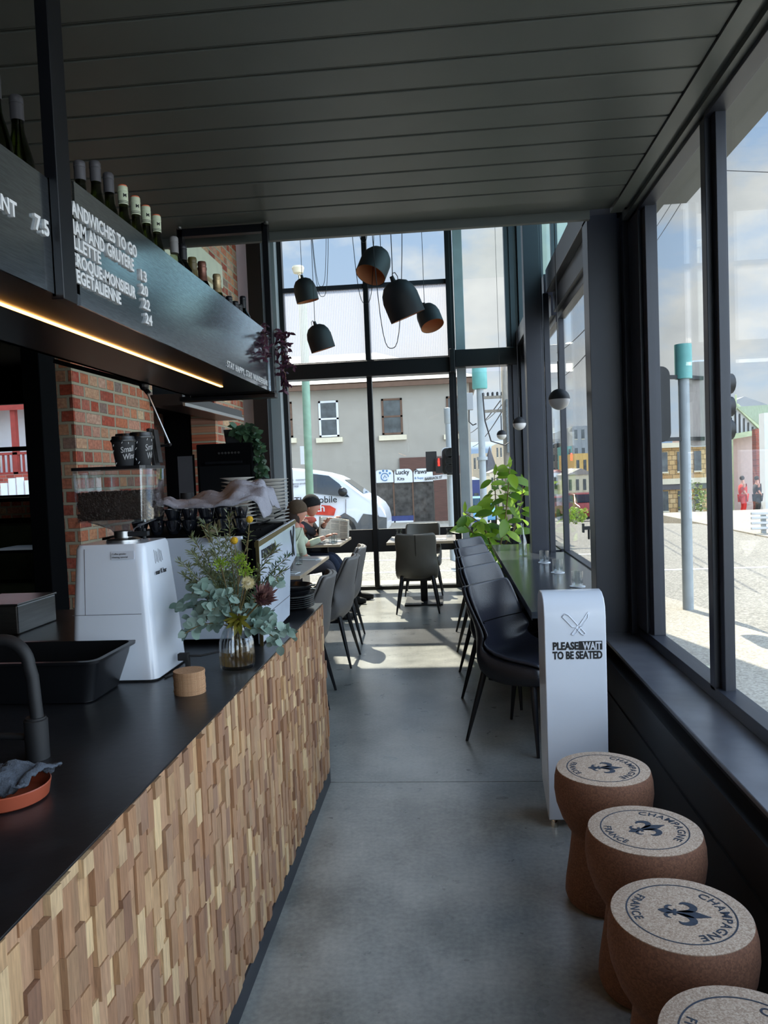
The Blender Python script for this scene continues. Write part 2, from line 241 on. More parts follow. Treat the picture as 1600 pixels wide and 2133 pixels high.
# ---------------------------------------------------------------- mesh builders
class MB:
    def __init__(s): s.v = []; s.f = []
    def add(s, vs, fs):
        o = len(s.v); s.v += [tuple(v) for v in vs]; s.f += [tuple(i+o for i in f) for f in fs]; return s
    def box(s, x0, x1, y0, y1, z0, z1, m=None):
        vs = [Vector((x, y, z)) for x in (x0, x1) for y in (y0, y1) for z in (z0, z1)]
        if m is not None: vs = [m @ v for v in vs]
        return s.add(vs, [(0, 1, 3, 2), (4, 6, 7, 5), (0, 4, 5, 1), (2, 3, 7, 6), (0, 2, 6, 4), (1, 5, 7, 3)])
    def bar(s, a, b, w, h=None):
        a = Vector(a); b = Vector(b); h = h or w; d = (b-a).normalized(); u = Vector((0, 0, 1)) if abs(d.z) < .9 else Vector((0, 1, 0))
        r = d.cross(u).normalized()*w/2; t = r.cross(d).normalized()*h/2
        return s.add([a-r-t, a+r-t, a+r+t, a-r+t, b-r-t, b+r-t, b+r+t, b-r+t], [(0, 3, 2, 1), (4, 5, 6, 7), (0, 1, 5, 4), (1, 2, 6, 5), (2, 3, 7, 6), (3, 0, 4, 7)])
    def tube(s, pts, r, n=8, cap=True):
        pts = [Vector(p) for p in pts]; rs = r if isinstance(r, (list, tuple)) else [r]*len(pts); o = len(s.v); prev = None
        for i, p in enumerate(pts):
            d = (pts[min(i+1, len(pts)-1)]-pts[max(i-1, 0)]).normalized()
            if prev is None: u = d.cross(Vector((0, 0, 1))); u = u if u.length > .01 else d.cross(Vector((0, 1, 0)))
            else: u = prev - d*prev.dot(d)
            u.normalize(); prev = u; w = d.cross(u)
            for k in range(n): s.v.append(tuple(p+(u*math.cos(2*PI*k/n)+w*math.sin(2*PI*k/n))*rs[i]))
        for i in range(len(pts)-1):
            for k in range(n): a = o+i*n+k; b = o+i*n+(k+1) % n; s.f.append((a, b, b+n, a+n))
        if cap: s.f.append(tuple(o+k for k in range(n))[::-1]); s.f.append(tuple(o+(len(pts)-1)*n+k for k in range(n)))
        return s
    def lathe(s, prof, n=24, c=(0, 0, 0), m=None, rib=0, ribn=0):
        o = len(s.v); c = Vector(c)
        for r, z in prof:
            for k in range(n):
                a = 2*PI*k/n; q = r*(1+rib*math.cos(a*ribn)) if ribn else r; p = Vector((q*math.cos(a), q*math.sin(a), z))
                if m is not None: p = m @ p
                s.v.append(tuple(p+c))
        for i in range(len(prof)-1):
            for k in range(n): a = o+i*n+k; b = o+i*n+(k+1) % n; s.f.append((a, b, b+n, a+n))
        if prof[0][0] > 1e-5: s.f.append(tuple(o+k for k in range(n))[::-1])
        if prof[-1][0] > 1e-5: s.f.append(tuple(o+(len(prof)-1)*n+k for k in range(n)))
        return s
    def loft(s, rings, cap=True):
        o = len(s.v); n = len(rings[0])
        for g in rings: s.v += [tuple(p) for p in g]
        for i in range(len(rings)-1):
            for k in range(n): a = o+i*n+k; b = o+i*n+(k+1) % n; s.f.append((a, b, b+n, a+n))
        if cap: s.f.append(tuple(o+k for k in range(n))[::-1]); s.f.append(tuple(o+(len(rings)-1)*n+k for k in range(n)))
        return s
    def prism(s, poly, o, u, w, depth):
        """polygon in the (u, w) plane at o, pushed along u x w by depth"""
        o = Vector(o); u = Vector(u); w = Vector(w); nn = u.cross(w).normalized()*depth
        a = [o+u*p[0]+w*p[1] for p in poly]; return s.loft([a, [p+nn for p in a]])
    def ball(s, c, r, n=16, k=10, sc=(1, 1, 1)):
        pr = [(max(1e-4, math.sin(PI*i/k))*r, -math.cos(PI*i/k)*r) for i in range(k+1)]
        return s.lathe(pr, n, c, Matrix.Diagonal(sc))
    def strip(s, pts, ws, o, u, w, t=.0006):
        """flat stroke of changing width"""
        o = Vector(o); u = Vector(u); w = Vector(w); nn = u.cross(w).normalized()*t; Lr = []
        for i, p in enumerate(pts):
            a = pts[max(0, i-1)]; b = pts[min(len(pts)-1, i+1)]; dx, dy = b[0]-a[0], b[1]-a[1]; l = math.hypot(dx, dy) or 1
            nx, ny = -dy/l*ws[i], dx/l*ws[i]; Lr.append((o+u*(p[0]+nx)+w*(p[1]+ny), o+u*(p[0]-nx)+w*(p[1]-ny)))
        rings = [[a+nn, b+nn, b, a] for a, b in Lr]; return s.loft(rings)
    def leaf(s, p, d, n, L, Wd, seg=5, curl=.2, rnd=False):
        p = Vector(p); d = Vector(d).normalized(); n = Vector(n); r = d.cross(n); r = r if r.length > .05 else d.cross(Vector((.3, .9, .2))); r.normalize(); n = r.cross(d)
        o = len(s.v)
        for i in range(seg+1):
            t = i/seg; w = Wd*.5*((math.sin(PI*t)**.6 if rnd else math.sin(PI*t**.8)**.85) if 0 < t < 1 else .03); q = p+d*L*t-n*curl*L*t*t
            s.v += [tuple(q-r*w+n*w*.25), tuple(q), tuple(q+r*w+n*w*.25)]
        for i in range(seg):
            a = o+i*3; s.f += [(a, a+1, a+4, a+3), (a+1, a+2, a+5, a+4)]
        return s
    def build(s, name, m, parent=None, smooth=False, bevel=0, seg=2, sub=0, solid=0, loc=None):
        me = bpy.data.meshes.new(name); me.from_pydata(s.v, [], s.f); me.validate(); bm = bmesh.new(); bm.from_mesh(me)
        if not solid and 'leaf' not in m and 'petal' not in m: bmesh.ops.recalc_face_normals(bm, faces=bm.faces)
        bm.to_mesh(me); bm.free(); me.materials.append(M[m]); ob = bpy.data.objects.new(name, me); COL.objects.link(ob)
        if parent is not None: ob.parent = parent
        if loc is not None: ob.location = loc
        if smooth:
            for p in me.polygons: p.use_smooth = True
            if smooth == 'auto': me.set_sharp_from_angle(angle=.7)
        if solid: x = ob.modifiers.new('thickness', 'SOLIDIFY'); x.thickness = solid; x.offset = 0
        if bevel: x = ob.modifiers.new('bevel', 'BEVEL'); x.width = bevel; x.segments = seg; x.limit_method = 'ANGLE'
        if sub: x = ob.modifiers.new('smooth', 'SUBSURF'); x.levels = sub; x.render_levels = sub
        return ob
def rr(x0, x1, y0, y1, r, z, n=5):
    out = []
    for cx, cy, a0 in ((x1-r, y1-r, 0), (x0+r, y1-r, PI/2), (x0+r, y0+r, PI), (x1-r, y0+r, 1.5*PI)):
        for i in range(n+1): a = a0+PI/2*i/n; out.append(Vector((cx+r*math.cos(a), cy+r*math.sin(a), z)))
    return out
def tag(o, label=None, cat=None, group=None, kind=None):
    if label: o['label'] = label
    if cat: o['category'] = cat
    if group: o['group'] = group
    if kind: o['kind'] = kind
    return o
def thing(name, loc, label, cat, rz=0, group=None):
    o = bpy.data.objects.new(name, None); COL.objects.link(o); o.location = loc; o.rotation_euler = (0, 0, rz); o.empty_display_size = .1
    return tag(o, label, cat, group)
def struct(o): o['kind'] = 'structure'; return o
def sempty(name, loc=(0, 0, 0)):
    o = bpy.data.objects.new(name, None); COL.objects.link(o); o.location = loc; return struct(o)
def dup(root, loc=None, rz=None, label=None, par=None):
    c = root.copy(); COL.objects.link(c)
    if par is not None: c.parent = par
    if loc is not None: c.location = loc
    if rz is not None: c.rotation_euler = (0, 0, rz)
    if label: c['label'] = label
    for k in list(root.children): dup(k, par=c)
    return c
def text_mesh(s, size=1, ext=0, align='LEFT', sx=1, bold=0, sp=1):
    cu = bpy.data.curves.new('t', 'FONT'); cu.body = s; cu.size = size; cu.extrude = ext; cu.align_x = align; cu.offset = bold*size; cu.space_character = sp; cu.resolution_u = 3
    ob = bpy.data.objects.new('t', cu); COL.objects.link(ob); dg = bpy.context.evaluated_depsgraph_get()
    me = bpy.data.meshes.new_from_object(ob.evaluated_get(dg)); bpy.data.objects.remove(ob); bpy.data.curves.remove(cu)
    if sx != 1:
        for v in me.vertices: v.co.x *= sx
    return me
def text(name, s, m, parent, o, u=(1, 0, 0), w=(0, 0, 1), size=.05, ext=.001, align='LEFT', sx=1, bold=0, sp=1, bend=None):
    me = text_mesh(s, size, ext, align, sx, bold, sp); me.name = name
    u = Vector(u).normalized(); w = Vector(w).normalized(); nn = u.cross(w); o = Vector(o)
    for v in me.vertices:
        c = v.co.copy()
        v.co = bend(c) if bend else o+u*c.x+w*c.y+nn*c.z
    me.materials.clear(); me.materials.append(M[m]); ob = bpy.data.objects.new(name, me); COL.objects.link(ob)
    if parent is not None: ob.parent = parent
    return ob
def skin(name, nodes, edges, m, parent, sub=2, root=0):
    me = bpy.data.meshes.new(name); me.from_pydata([n[0] for n in nodes], edges, []); me.materials.append(M[m]); ob = bpy.data.objects.new(name, me); COL.objects.link(ob)
    if parent is not None: ob.parent = parent
    sm = ob.modifiers.new('skin', 'SKIN'); sl = me.skin_vertices[0].data if me.skin_vertices else None
    if sl is None: bpy.context.view_layer.objects.active = ob; me.attributes; sl = me.skin_vertices[0].data
    for i, n in enumerate(nodes): r = n[1]; sl[i].radius = r if isinstance(r, tuple) else (r, r); sl[i].use_root = (i == root)
    sm.use_smooth_shade = True; x = ob.modifiers.new('smooth', 'SUBSURF'); x.levels = sub; x.render_levels = sub; return ob
def chain(*ns): return list(ns), [(i, i+1) for i in range(len(ns)-1)]
ORD = ['first', 'second', 'third', 'fourth', 'fifth', 'sixth', 'seventh', 'eighth', 'ninth', 'tenth', 'eleventh', 'twelfth', 'thirteenth', 'fourteenth', 'fifteenth', 'sixteenth', 'seventeenth', 'eighteenth']
# ================================================================ THE ROOM
b = MB(); b.box(-8, 1.12, -3.5, 3.712, -.12, 0); b.box(-8, 1.12, 3.718, 10.2, -.12, 0); b.box(-8, 1.12, 3.70, 3.73, -.13, -.006)
struct(b.build('floor', 'polished_concrete'))
b = MB(); b.box(-8, 1.3, -3.5, 4.25, 2.884, 3.05)
y = 2.413 - .1818*32
while y < 4.0:
    y0, y1 = y+.010, min(y+.1818-.010, 4.25)
    if y1 > 4.05: y1 = 4.262
    b.box(-6, .90, y0, y1, 2.868, 2.886); b.box(-6, .90, y-.0035, y+.0035, 2.871, 2.886); y += .1818
c = b.build('ceiling', 'ceiling_paint', bevel=.002, seg=1); struct(c)
b = MB(); b.box(-6, .80, 4.262, 4.30, 2.84, 3.06); struct(b.build('trim_1', 'ceiling_paint', bevel=.003))
b = MB(); b.box(.903, .965, -3.5, 4.25, 2.860, 2.9); struct(b.build('trim_2', 'ceiling_paint'))
b = MB(); b.box(.965, 1.0, -3.5, 4.3, 2.89, 2.93); struct(b.build('trim_3', 'deep_black'))
b = MB(); b.box(1.0, 1.2, -3.5, 4.6, 2.905, 3.05); b.box(1.0, 1.035, -3.5, 4.42, 2.862, 2.905); struct(b.build('trim_4', 'ceiling_paint'))
# right wall below the near window
b = MB(); b.box(.80, 1.14, -3.5, 4.46, 0, .50); b.box(.86, 1.14, -3.5, 4.46, .50, .56); b.box(.792, .80, -3.5, 4.46, .012, .33); struct(b.build('wall_right', 'black_paint'))
b = MB(); b.box(.83, 1.04, -3.5, 4.46, .545, .562); struct(b.build('trim_5', 'sill_metal', bevel=.003))
# near window
w1 = sempty('window_1')
b = MB(); b.box(1.03, 1.11, -3.5, 4.4, .562, .615); b.box(1.05, 1.11, 4.12, 4.4, .615, 2.9); b.box(1.03, 1.07, 4.19, 4.4, .6, 2.9); b.box(1.03, 1.10, -3.5, 4.4, 2.845, 2.90); b.build('window_frame', 'dark_steel', w1, bevel=.002)
for yy in (3.135, 1.1, -.9):
    b = MB(); b.box(1.03, 1.10, yy, yy+.055, .6, 2.9); b.box(1.055, 1.095, yy-.05, yy+.1, .6, 2.9); b.build('mullion', 'dark_steel', w1, bevel=.002)
b = MB(); b.box(1.082, 1.088, -3.5, 4.2, .6, 2.88); b.build('pane', 'window_glass', w1)
# columns on the right
b = MB(); b.box(.82, .985, 4.46, 4.62, 0, 2.92); b.box(.985, 1.0, 4.47, 4.6, 0, 2.9); b.box(1.0, 1.13, 4.4, 4.62, 0, 5.1); b.box(.82, .99, 4.50, 4.62, 2.9, 5.1); struct(b.build('trim_6', 'dark_steel', bevel=.002))
b = MB(); b.box(.735, .875, 7.1, 7.26, 0, 5.1); b.box(.875, .895, 7.12, 7.25, 0, 5.1); b.box(.905, .955, 7.14, 7.26, 0, 3.1); struct(b.build('trim_7', 'dark_steel', bevel=.002))
b = MB(); b.box(.86, .96, 10.05, 10.2, 0, 5.1); b.box(.80, .86, 10.08, 10.2, 0, 5.1); b.box(.96, 1.12, 9.98, 10.2, 0, 5.1); struct(b.build('trim_8', 'dark_steel', bevel=.002))
# transom beam along the right wall
b = MB(); b.box(.93, 1.12, 4.62, 7.12, 3.10, 3.30); b.box(.99, 1.12, 4.62, 7.12, 2.92, 3.10); b.box(.93, 1.12, 7.26, 10.05, 3.10, 3.30); b.box(.99, 1.12, 7.26, 10.05, 2.92, 3.10); struct(b.build('trim_9', 'dark_steel', bevel=.004))
w2 = sempty('window_2')
b = MB(); b.box(1.03, 1.10, 4.62, 7.14, .70, .76); b.box(1.03, 1.10, 4.62, 7.14, 2.86, 2.93); b.box(1.03, 1.10, 4.62, 4.70, .7, 2.92); b.box(1.03, 1.08, 7.12, 7.17, .7, 2.92); b.box(1.02, 1.10, 7.26, 10.0, .7, .76); b.box(1.03, 1.1, 7.26, 10, 2.86, 2.93); b.build('window_frame', 'dark_steel', w2, bevel=.002)
for yy in (5.66, 8.7): b = MB(); b.box(1.03, 1.09, yy, yy+.06, .76, 2.87); b.build('mullion', 'black_steel', w2, bevel=.002)
b = MB(); b.box(.965, 1.03, 5.67, 5.70, 1.06, 1.085); b.box(.955, .967, 5.665, 5.705, 1.04, 1.105); b.tube([(1.0, 5.685, 1.06), (1.0, 5.685, .99)], .008); b.build('latch', 'black_steel', w2)
b = MB(); b.box(1.06, 1.066, 4.68, 10.0, .75, 2.88); b.build('pane', 'window_glass', w2)
b = MB(); b.box(1.0, 1.12, 4.62, 10.05, 0, .70); struct(b.build('wall_right', 'black_paint'))
w3 = sempty('window_3')
b = MB(); b.box(1.05, 1.10, 4.62, 10.05, 3.3, 3.36); b.box(1.05, 1.10, 4.62, 10.05, 5.02, 5.1)
for yy in (5.6, 6.45, 7.5, 8.6): b.box(1.04, 1.10, yy, yy+.06, 3.3, 5.1)
b.build('window_frame', 'dark_steel', w3); b = MB(); b.box(1.07, 1.076, 4.62, 10.0, 3.34, 5.05); b.build('pane', 'teal_glass', w3)
# front glazing
FY = 10.13
w4 = sempty('window_4')
b = MB(); b.box(-2.15, .86, FY-.06, FY+.06, 0, .045); b.box(-2.15, -2.09, FY-.04, FY+.06, 0, 5.05); b.box(-2.15, .1, FY-.05, FY+.05, 4.98, 5.08); b.box(.1, .86, FY-.05, FY+.05, 4.98, 5.08); b.build('window_frame', 'black_steel', w4, bevel=.002)
b = MB(); b.box(-1.03, -.965, FY-.05, FY+.05, .04, 2.8); b.box(-1.03, -.965, FY-.05, FY+.05, 3.0, 5.0); b.build('mullion', 'black_steel', w4, bevel=.002)
b = MB(); b.box(-2.12, .06, FY-.03, FY+.03, 3.955, 4.015); b.build('glazing_bar', 'dark_steel', w4)
b = MB(); b.box(.045, .105, FY-.1, FY+.05, .04, 5.0); b.box(.105, .14, FY-.04, FY+.05, .04, 5.0); b.build('mullion', 'black_steel', w4, bevel=.002)
b = MB(); b.box(.15, .27, FY-.02, FY+.16, .0, 5.0); b.build('mullion', 'pole_galv', w4, bevel=.004)
b = MB(); b.box(-2.12, .05, FY-.03, FY+.03, .50, .80); b.build('spandrel_panel', 'black_paint', w4)
b = MB(); b.box(.27, .80, FY-.03, FY+.03, .50, .80); b.build('spandrel_panel', 'black_paint', w4)
b = MB(); b.box(-2.1, .82, FY-.004, FY+.004, .04, 2.8); b.box(-2.1, .82, FY-.004, FY+.004, 4.0, 5.0); b.box(.1, .82, FY-.004, FY+.004, 3.0, 5.0); b.build('pane', 'window_glass', w4)
b = MB(); b.box(-2.1, .05, FY-.004, FY+.004, 3.0, 3.96); b.build('fluted_pane', 'fluted_glass', w4)
b = MB(); b.box(-2.3, .12, 9.98, 10.2, 2.80, 3.0); b.box(-2.3, .12, 10.02, 10.2, 2.98, 3.02); struct(b.build('trim_10', 'black_steel', bevel=.01))
b = MB(); b.box(.06, .13, 9.86, 10.2, 2.79, 3.08); b.box(.13, .92, 9.98, 10.2, 2.86, 3.08); struct(b.build('trim_11', 'black_steel', bevel=.01))
# roof over the tall part, end wall above the low ceiling
b = MB(); b.box(-2.9, 1.2, 4.2, 10.25, 5.08, 5.25); b.box(-2.9, 1.2, 4.30, 4.42, 3.05, 5.08); struct(b.build('ceiling', 'ceiling_paint'))
# front wall left of the glass
b = MB(); b.box(-2.29, -2.15, 9.92, 10.2, 0, 5.1); struct(b.build('trim_12', 'concrete_far'))
b = MB(); b.box(-2.46, -2.27, 9.7, 9.89, 0, 5.1); struct(b.build('trim_13', 'black_steel', bevel=.006))
b = MB(); b.box(-2.95, -2.28, 10.05, 10.2, 0, 5.1); struct(b.build('wall_front', 'white_wall'))
# left brick wall: pier, alcove, pier, upper part
b = MB(); b.box(-2.9, -2.6, 5.22, 6.68, 0, 5.1); b.box(-2.9, -2.6, 8.5, 9.75, 0, 5.1); b.box(-2.9, -2.6, 6.68, 8.5, 2.45, 5.1); struct(b.build('wall_left', 'brick_y'))
b = MB(); b.box(-2.898, -2.602, 5.205, 5.222, 0, 5.1); struct(b.build('wall_left', 'brick_x'))
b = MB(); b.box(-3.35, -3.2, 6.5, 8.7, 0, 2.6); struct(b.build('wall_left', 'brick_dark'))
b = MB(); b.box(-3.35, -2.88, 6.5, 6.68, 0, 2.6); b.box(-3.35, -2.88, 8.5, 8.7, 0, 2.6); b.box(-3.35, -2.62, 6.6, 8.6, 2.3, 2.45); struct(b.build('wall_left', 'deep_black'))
b = MB(); b.box(-2.64, -2.5, 6.2, 8.75, 3.72, 3.98); b.box(-2.62, -2.55, 6.3, 8.65, 3.62, 3.72); struct(b.build('trim_14', 'cream', bevel=.01))
b = MB(); b.box(-2.69, -2.57, 4.72, 4.93, 0, 2.95); struct(b.build('trim_15', 'deep_black', bevel=.006))
# dining room beyond the opening
wy = 9.0
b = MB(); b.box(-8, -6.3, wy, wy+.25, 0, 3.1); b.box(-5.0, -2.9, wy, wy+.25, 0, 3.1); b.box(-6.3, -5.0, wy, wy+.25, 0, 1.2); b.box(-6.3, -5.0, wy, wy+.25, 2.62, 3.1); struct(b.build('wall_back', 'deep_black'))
b = MB(); b.box(-6.3, -5.0, wy-.05, wy, 1.17, 1.37); struct(b.build('trim_16', 'brick_x'))
b = MB(); b.box(-6.3, -4.99, wy-.12, wy, 1.37, 1.42); struct(b.build('trim_17', 'deep_black'))
w5 = sempty('window_5')
b = MB(); b.box(-6.3, -5.0, wy+.02, wy+.1, 1.40, 1.45); b.box(-6.3, -5.0, wy+.02, wy+.1, 2.56, 2.63); b.box(-6.3, -5.0, wy+.02, wy+.1, 1.99, 2.04); b.box(-6.3, -6.24, wy+.02, wy+.1, 1.4, 2.6); b.box(-5.05, -4.99, wy+.02, wy+.1, 1.4, 2.6); b.build('window_frame', 'deep_black', w5)
b = MB(); b.box(-6.3, -5, wy+.05, wy+.056, 1.4, 2.6); b.build('pane', 'window_glass', w5)
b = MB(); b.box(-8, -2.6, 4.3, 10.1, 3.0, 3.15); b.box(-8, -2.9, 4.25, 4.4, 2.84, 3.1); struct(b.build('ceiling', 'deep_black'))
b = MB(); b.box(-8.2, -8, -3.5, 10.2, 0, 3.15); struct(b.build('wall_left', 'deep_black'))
b = MB(); b.box(-8, 1.2, -3.7, -3.5, 0, 3.05); struct(b.build('wall_back', 'render_cream'))
# ================================================================ SERVICE COUNTER
cn = thing('service_counter', (-.645, 2, 0), 'long black topped counter with a front of staggered natural wood blocks', 'counter')
b = MB(); b.box(-1.5, -.02, -3.2, 1.71, 0, .88); b.box(-1.5, -.02, -3.3, 1.71, .88, .895); b.build('carcass', 'black_matte', cn)
b = MB(); b.box(-1.6, .003, -3.3, 1.722, .895, .9); b.build('benchtop', 'benchtop', cn, bevel=.001)
b = MB(); b.box(-.02, .004, -3.3, 1.72, 0, .075); b.build('kickboard', 'kick_metal', cn)
b = MB(); rnd = random.Random(3); y = -2.3; wcol = .036
while y < 1.715:
    z = .076 - rnd.random()*.1
    while z < .894:
        hgt = rnd.choice((.062, .085, .11)); z0 = max(z, .076); z1 = min(z+hgt, .894); dpt = rnd.choice((.002, .005, .008, .011, .014)); 
        if z1-z0 > .008: b.box(-.02, dpt-.004, y+.0003, min(y+wcol-.0003, 1.718), z0+.0003, z1-.0003)
        z += hgt
    y += wcol
b.build('wood_mosaic', 'mosaic_wood', cn)
# ================================================================ HANGING BOTTLE SHELF AND MENU
sh = thing('hanging_shelf', (-.93, 2, 1.985), 'black steel shelf hung over the counter with a metal menu front', 'shelf')
b = MB(); b.box(-.46, -.004, -4.2, 2.09, 0, .03); b.box(-.46, -.44, -4.2, 2.09, 0, .2); b.box(-.45, -.01, -4.2, 2.05, .17, .19); b.box(-.46, 0, 2.06, 2.10, -.01, .06); b.box(-.5, .02, 2.06, 2.14, -.028, -.004); b.build('shelf_board', 'black_steel', sh)
b = MB(); b.box(-.004, .002, -.07, 2.03, 0, .315); b.box(-.002, .008, 2.03, 2.07, 0, .315); b.build('menu_panel', 'sign_metal', sh)
b = MB(); b.box(-.004, .002, -4.2, -.19, 0, .272); b.box(-.004, .004, -.2, -.18, -.005, .275); b.build('menu_panel', 'sign_metal', sh)
for yy in (-.2, 2.05):
    for xx in (0, -.46):
        b = MB(); b.box(xx-.008, xx+.024, yy, yy+.07 if yy < 0 else yy+.045, -.012, .885); b.build('post', 'black_steel', sh, bevel=.002)
b = MB(); b.box(-.46, .0, 2.05, 2.09, .84, .88); b.build('top_rail', 'black_steel', sh)
for q_ in ((.03, 2.0, .86), (-.43, 1.99, .86)): b = MB(); b.lathe([(.001, 0), (.013, 0), (.013, .01), (.001, .012)], 10, q_); b.build('bolt', 'brushed_steel', sh)
b = MB(); b.box(-.175, -.163, -2.0, 1.73, -.004, .001); b.build('light_strip', 'led_warm', sh)
def menu(s, y, z, size, sx, nm='lettering', sp=1.05, ext=.0035, bold=.03):
    return text(nm, s, 'white_letter', sh, (.005, y, z), (0, 1, 0), (0, 0, 1), size, ext, 'LEFT', sx, bold, sp)
LZ = (.262, .217, .172, .127, .082)
def menu_fit(s, y0, y1, z, size, sp=1.05, ext=.0035, bold=.03):
    me = text_mesh(s, size, 0, 'LEFT', 1, bold, sp); wd = max(v.co.x for v in me.vertices); bpy.data.meshes.remove(me); menu(s, y0, z, size, (y1-y0)/wd, sp=sp, ext=ext, bold=bold)
menu_fit('SANDWICHES TO GO', -.122, .305, .222, .050)
menu_fit('HAM AND GRUYERE', -.122, .277, .175, .050)
menu_fit('ILLETTE', -.115, .052, .137, .046)
menu_fit('CROQUE-MONSIEUR', -.122, .280, .095, .046)
menu_fit('VEGETALIENNE', -.122, .169, .054, .046)
for s_, y0, z0 in (('13', .316, .165), ('20', .320, .121), ('22', .331, .080), ('24', .343, .036)): menu_fit(s_, y0, y0+.058, z0, .044)
menu_fit('CROISSANT', -.60, -.358, .128, .046); menu_fit('7.5', -.286, -.222, .128, .05)
menu_fit('STAY HAPPY, STAY WUNDERBAR', 1.235, 1.97, .020, .040, 1.2, .001, .012)

# ---- bottles along the shelf
def bottle(kind, glass, cap, cap2=None):
    r = bpy.data.objects.new('wine_bottle', None); COL.objects.link(r); r['category'] = 'bottle'
    b = MB()
    if kind == 'riesling': b.lathe([(.001, .004), (.034, 0), (.0375, .006), (.0375, .14), (.034, .17), (.022, .215), (.016, .24), (.0145, .26), (.0145, .33), (.001, .33)], 20)
    elif kind == 'sparkling': b.lathe([(.001, .006), (.036, 0), (.044, .01), (.044, .14), (.038, .19), (.023, .225), (.017, .25), (.0165, .305), (.001, .305)], 20)
    else: b.lathe([(.001, .004), (.034, 0), (.038, .006), (.038, .18), (.035, .2), (.02, .225), (.0145, .24), (.0145, .30), (.001, .30)], 20)
    b.build('glass_body', glass, r, smooth='auto')
    h = {'riesling': .332, 'sparkling': .32, 'bordeaux': .302}[kind]; b = MB()
    if kind == 'sparkling': b.lathe([(.024, h-.105), (.0195, h-.07), (.0185, h-.045), (.0205, h-.04), (.0205, h-.03), (.0175, h-.028), (.0195, h-.015), (.017, h-.004), (.001, h)], 20)
    else: b.lathe([(.0165, h-.062), (.0165, h-.022), (.0175, h-.021), (.0175, h-.018), (.0165, h-.017), (.017, h-.012), (.0165, h-.004), (.0135, h), (.001, h)], 20)
    b.build('cap', cap, r, smooth='auto')
    if cap2:
        b = MB(); b.lathe([(.0168, h-.004), (.014, h+.0012), (.001, h+.0014)], 20); b.build('cap_top', cap2, r, smooth=True)
        b = MB(); b.lathe([(.0169, h-.058), (.0169, h-.056)], 20); b.lathe([(.0169, h-.053), (.0169, h-.0515)], 20); b.build('cap_stripe', 'black_ink', r)
        text('cap_print', 'M', 'black_ink', r, (0, 0, 0), size=.016, bold=.03, bend=lambda c: Vector((.0171*math.cos((c.x-.007)/.017-.75), .0171*math.sin((c.x-.007)/.017-.75), c.y+h-.040)))
    if kind == 'sparkling': b = MB(); b.lathe([(.0445, .05), (.0446, .05), (.0446, .12), (.0445, .12)], 20); b.build('label', 'cream', r)
    return r
pro = {'rg': bottle('riesling', 'wine_green', 'cap_grey'), 'rc': bottle('riesling', 'wine_green', 'cap_cream', 'cap_orange'), 'rk': bottle('riesling', 'wine_green', 'cap_grey'),
       'bs': bottle('bordeaux', 'wine_clear', 'cap_silver'), 'bk': bottle('bordeaux', 'wine_dark', 'cap_black'), 'so': bottle('sparkling', 'wine_green', 'cap_olive'), 'sb': bottle('sparkling', 'wine_dark', 'foil_bronze'), 'sg': bottle('sparkling', 'wine_green', 'foil_gold')}
used = set()
BT = [('rg', 1.80, .0, 'tall green bottle with a dark cap, leftmost on the near end of the shelf'), ('rg', 1.898, -.01, 'tall green bottle with a ribbed dark cap beside the near shelf post'),
      ('rk', 2.226, -.045, 'tall green bottle with printed dark grey cap, first past the near shelf post'), ('rg', 2.33, 0, 'tall green bottle with grey cap, second past the near shelf post'), ('rg', 2.424, 0, 'tall green bottle with grey cap just before the cream capped bottles'),
      ('rc', 2.532, 0, 'green bottle with cream cap and orange top, nearest of the four alike'), ('rc', 2.635, 0, 'green bottle with cream cap and orange top, second nearest of the four alike'), ('rc', 2.728, 0, 'green bottle with cream cap and orange top, third nearest of the four alike'), ('rc', 2.828, 0, 'green bottle with cream cap and orange top, farthest of the four alike'),
      ('bs', 3.008, 0, 'clear glass bottle with a silver grey cap in the middle of the shelf'), ('bk', 3.108, 0, 'slim dark bottle with a dark cap beside the clear bottle'), ('so', 3.224, -.02, 'green sparkling bottle with a plain olive foil top'), ('sb', 3.355, 0, 'dark sparkling bottle with a bronze foil top'), ('sg', 3.572, 0, 'green sparkling bottle with a crumpled gold foil top'),
      ('bk', 3.764, -.06, 'dark bottle with black cap, nearest of the five at the far end'), ('bk', 3.876, -.055, 'dark bottle with black cap, second of the five at the far end'), ('bk', 3.95, -.06, 'squat dark bottle with black cap, middle of the five at the far end'), ('bk', 4.03, .0, 'dark bottle with black cap, tallest of the five at the far end'), ('bk', 4.0, .0, 'dark bottle with black cap standing behind the other four at the far end')]
for i, (k, y, dz, lb) in enumerate(BT):
    x = -1.05 if i != 18 else -1.15
    o = pro[k] if k not in used else dup(pro[k]); used.add(k)
    top = {'rg': .332, 'rk': .332, 'rc': .332, 'bs': .302, 'bk': .302, 'so': .32, 'sb': .32, 'sg': .32}[k]
    o.location = (x, y, 2.178); o['label'] = lb; o['group'] = 'bottles along the hanging shelf'
    want = (2.515 if k[0] in 'r' else 2.49)+dz*.9 - 2.178
    if k == 'bk' and i >= 14: want = (.25, .25, .25, .31, .31)[i-14]
    o.scale = (1, 1, want/top)

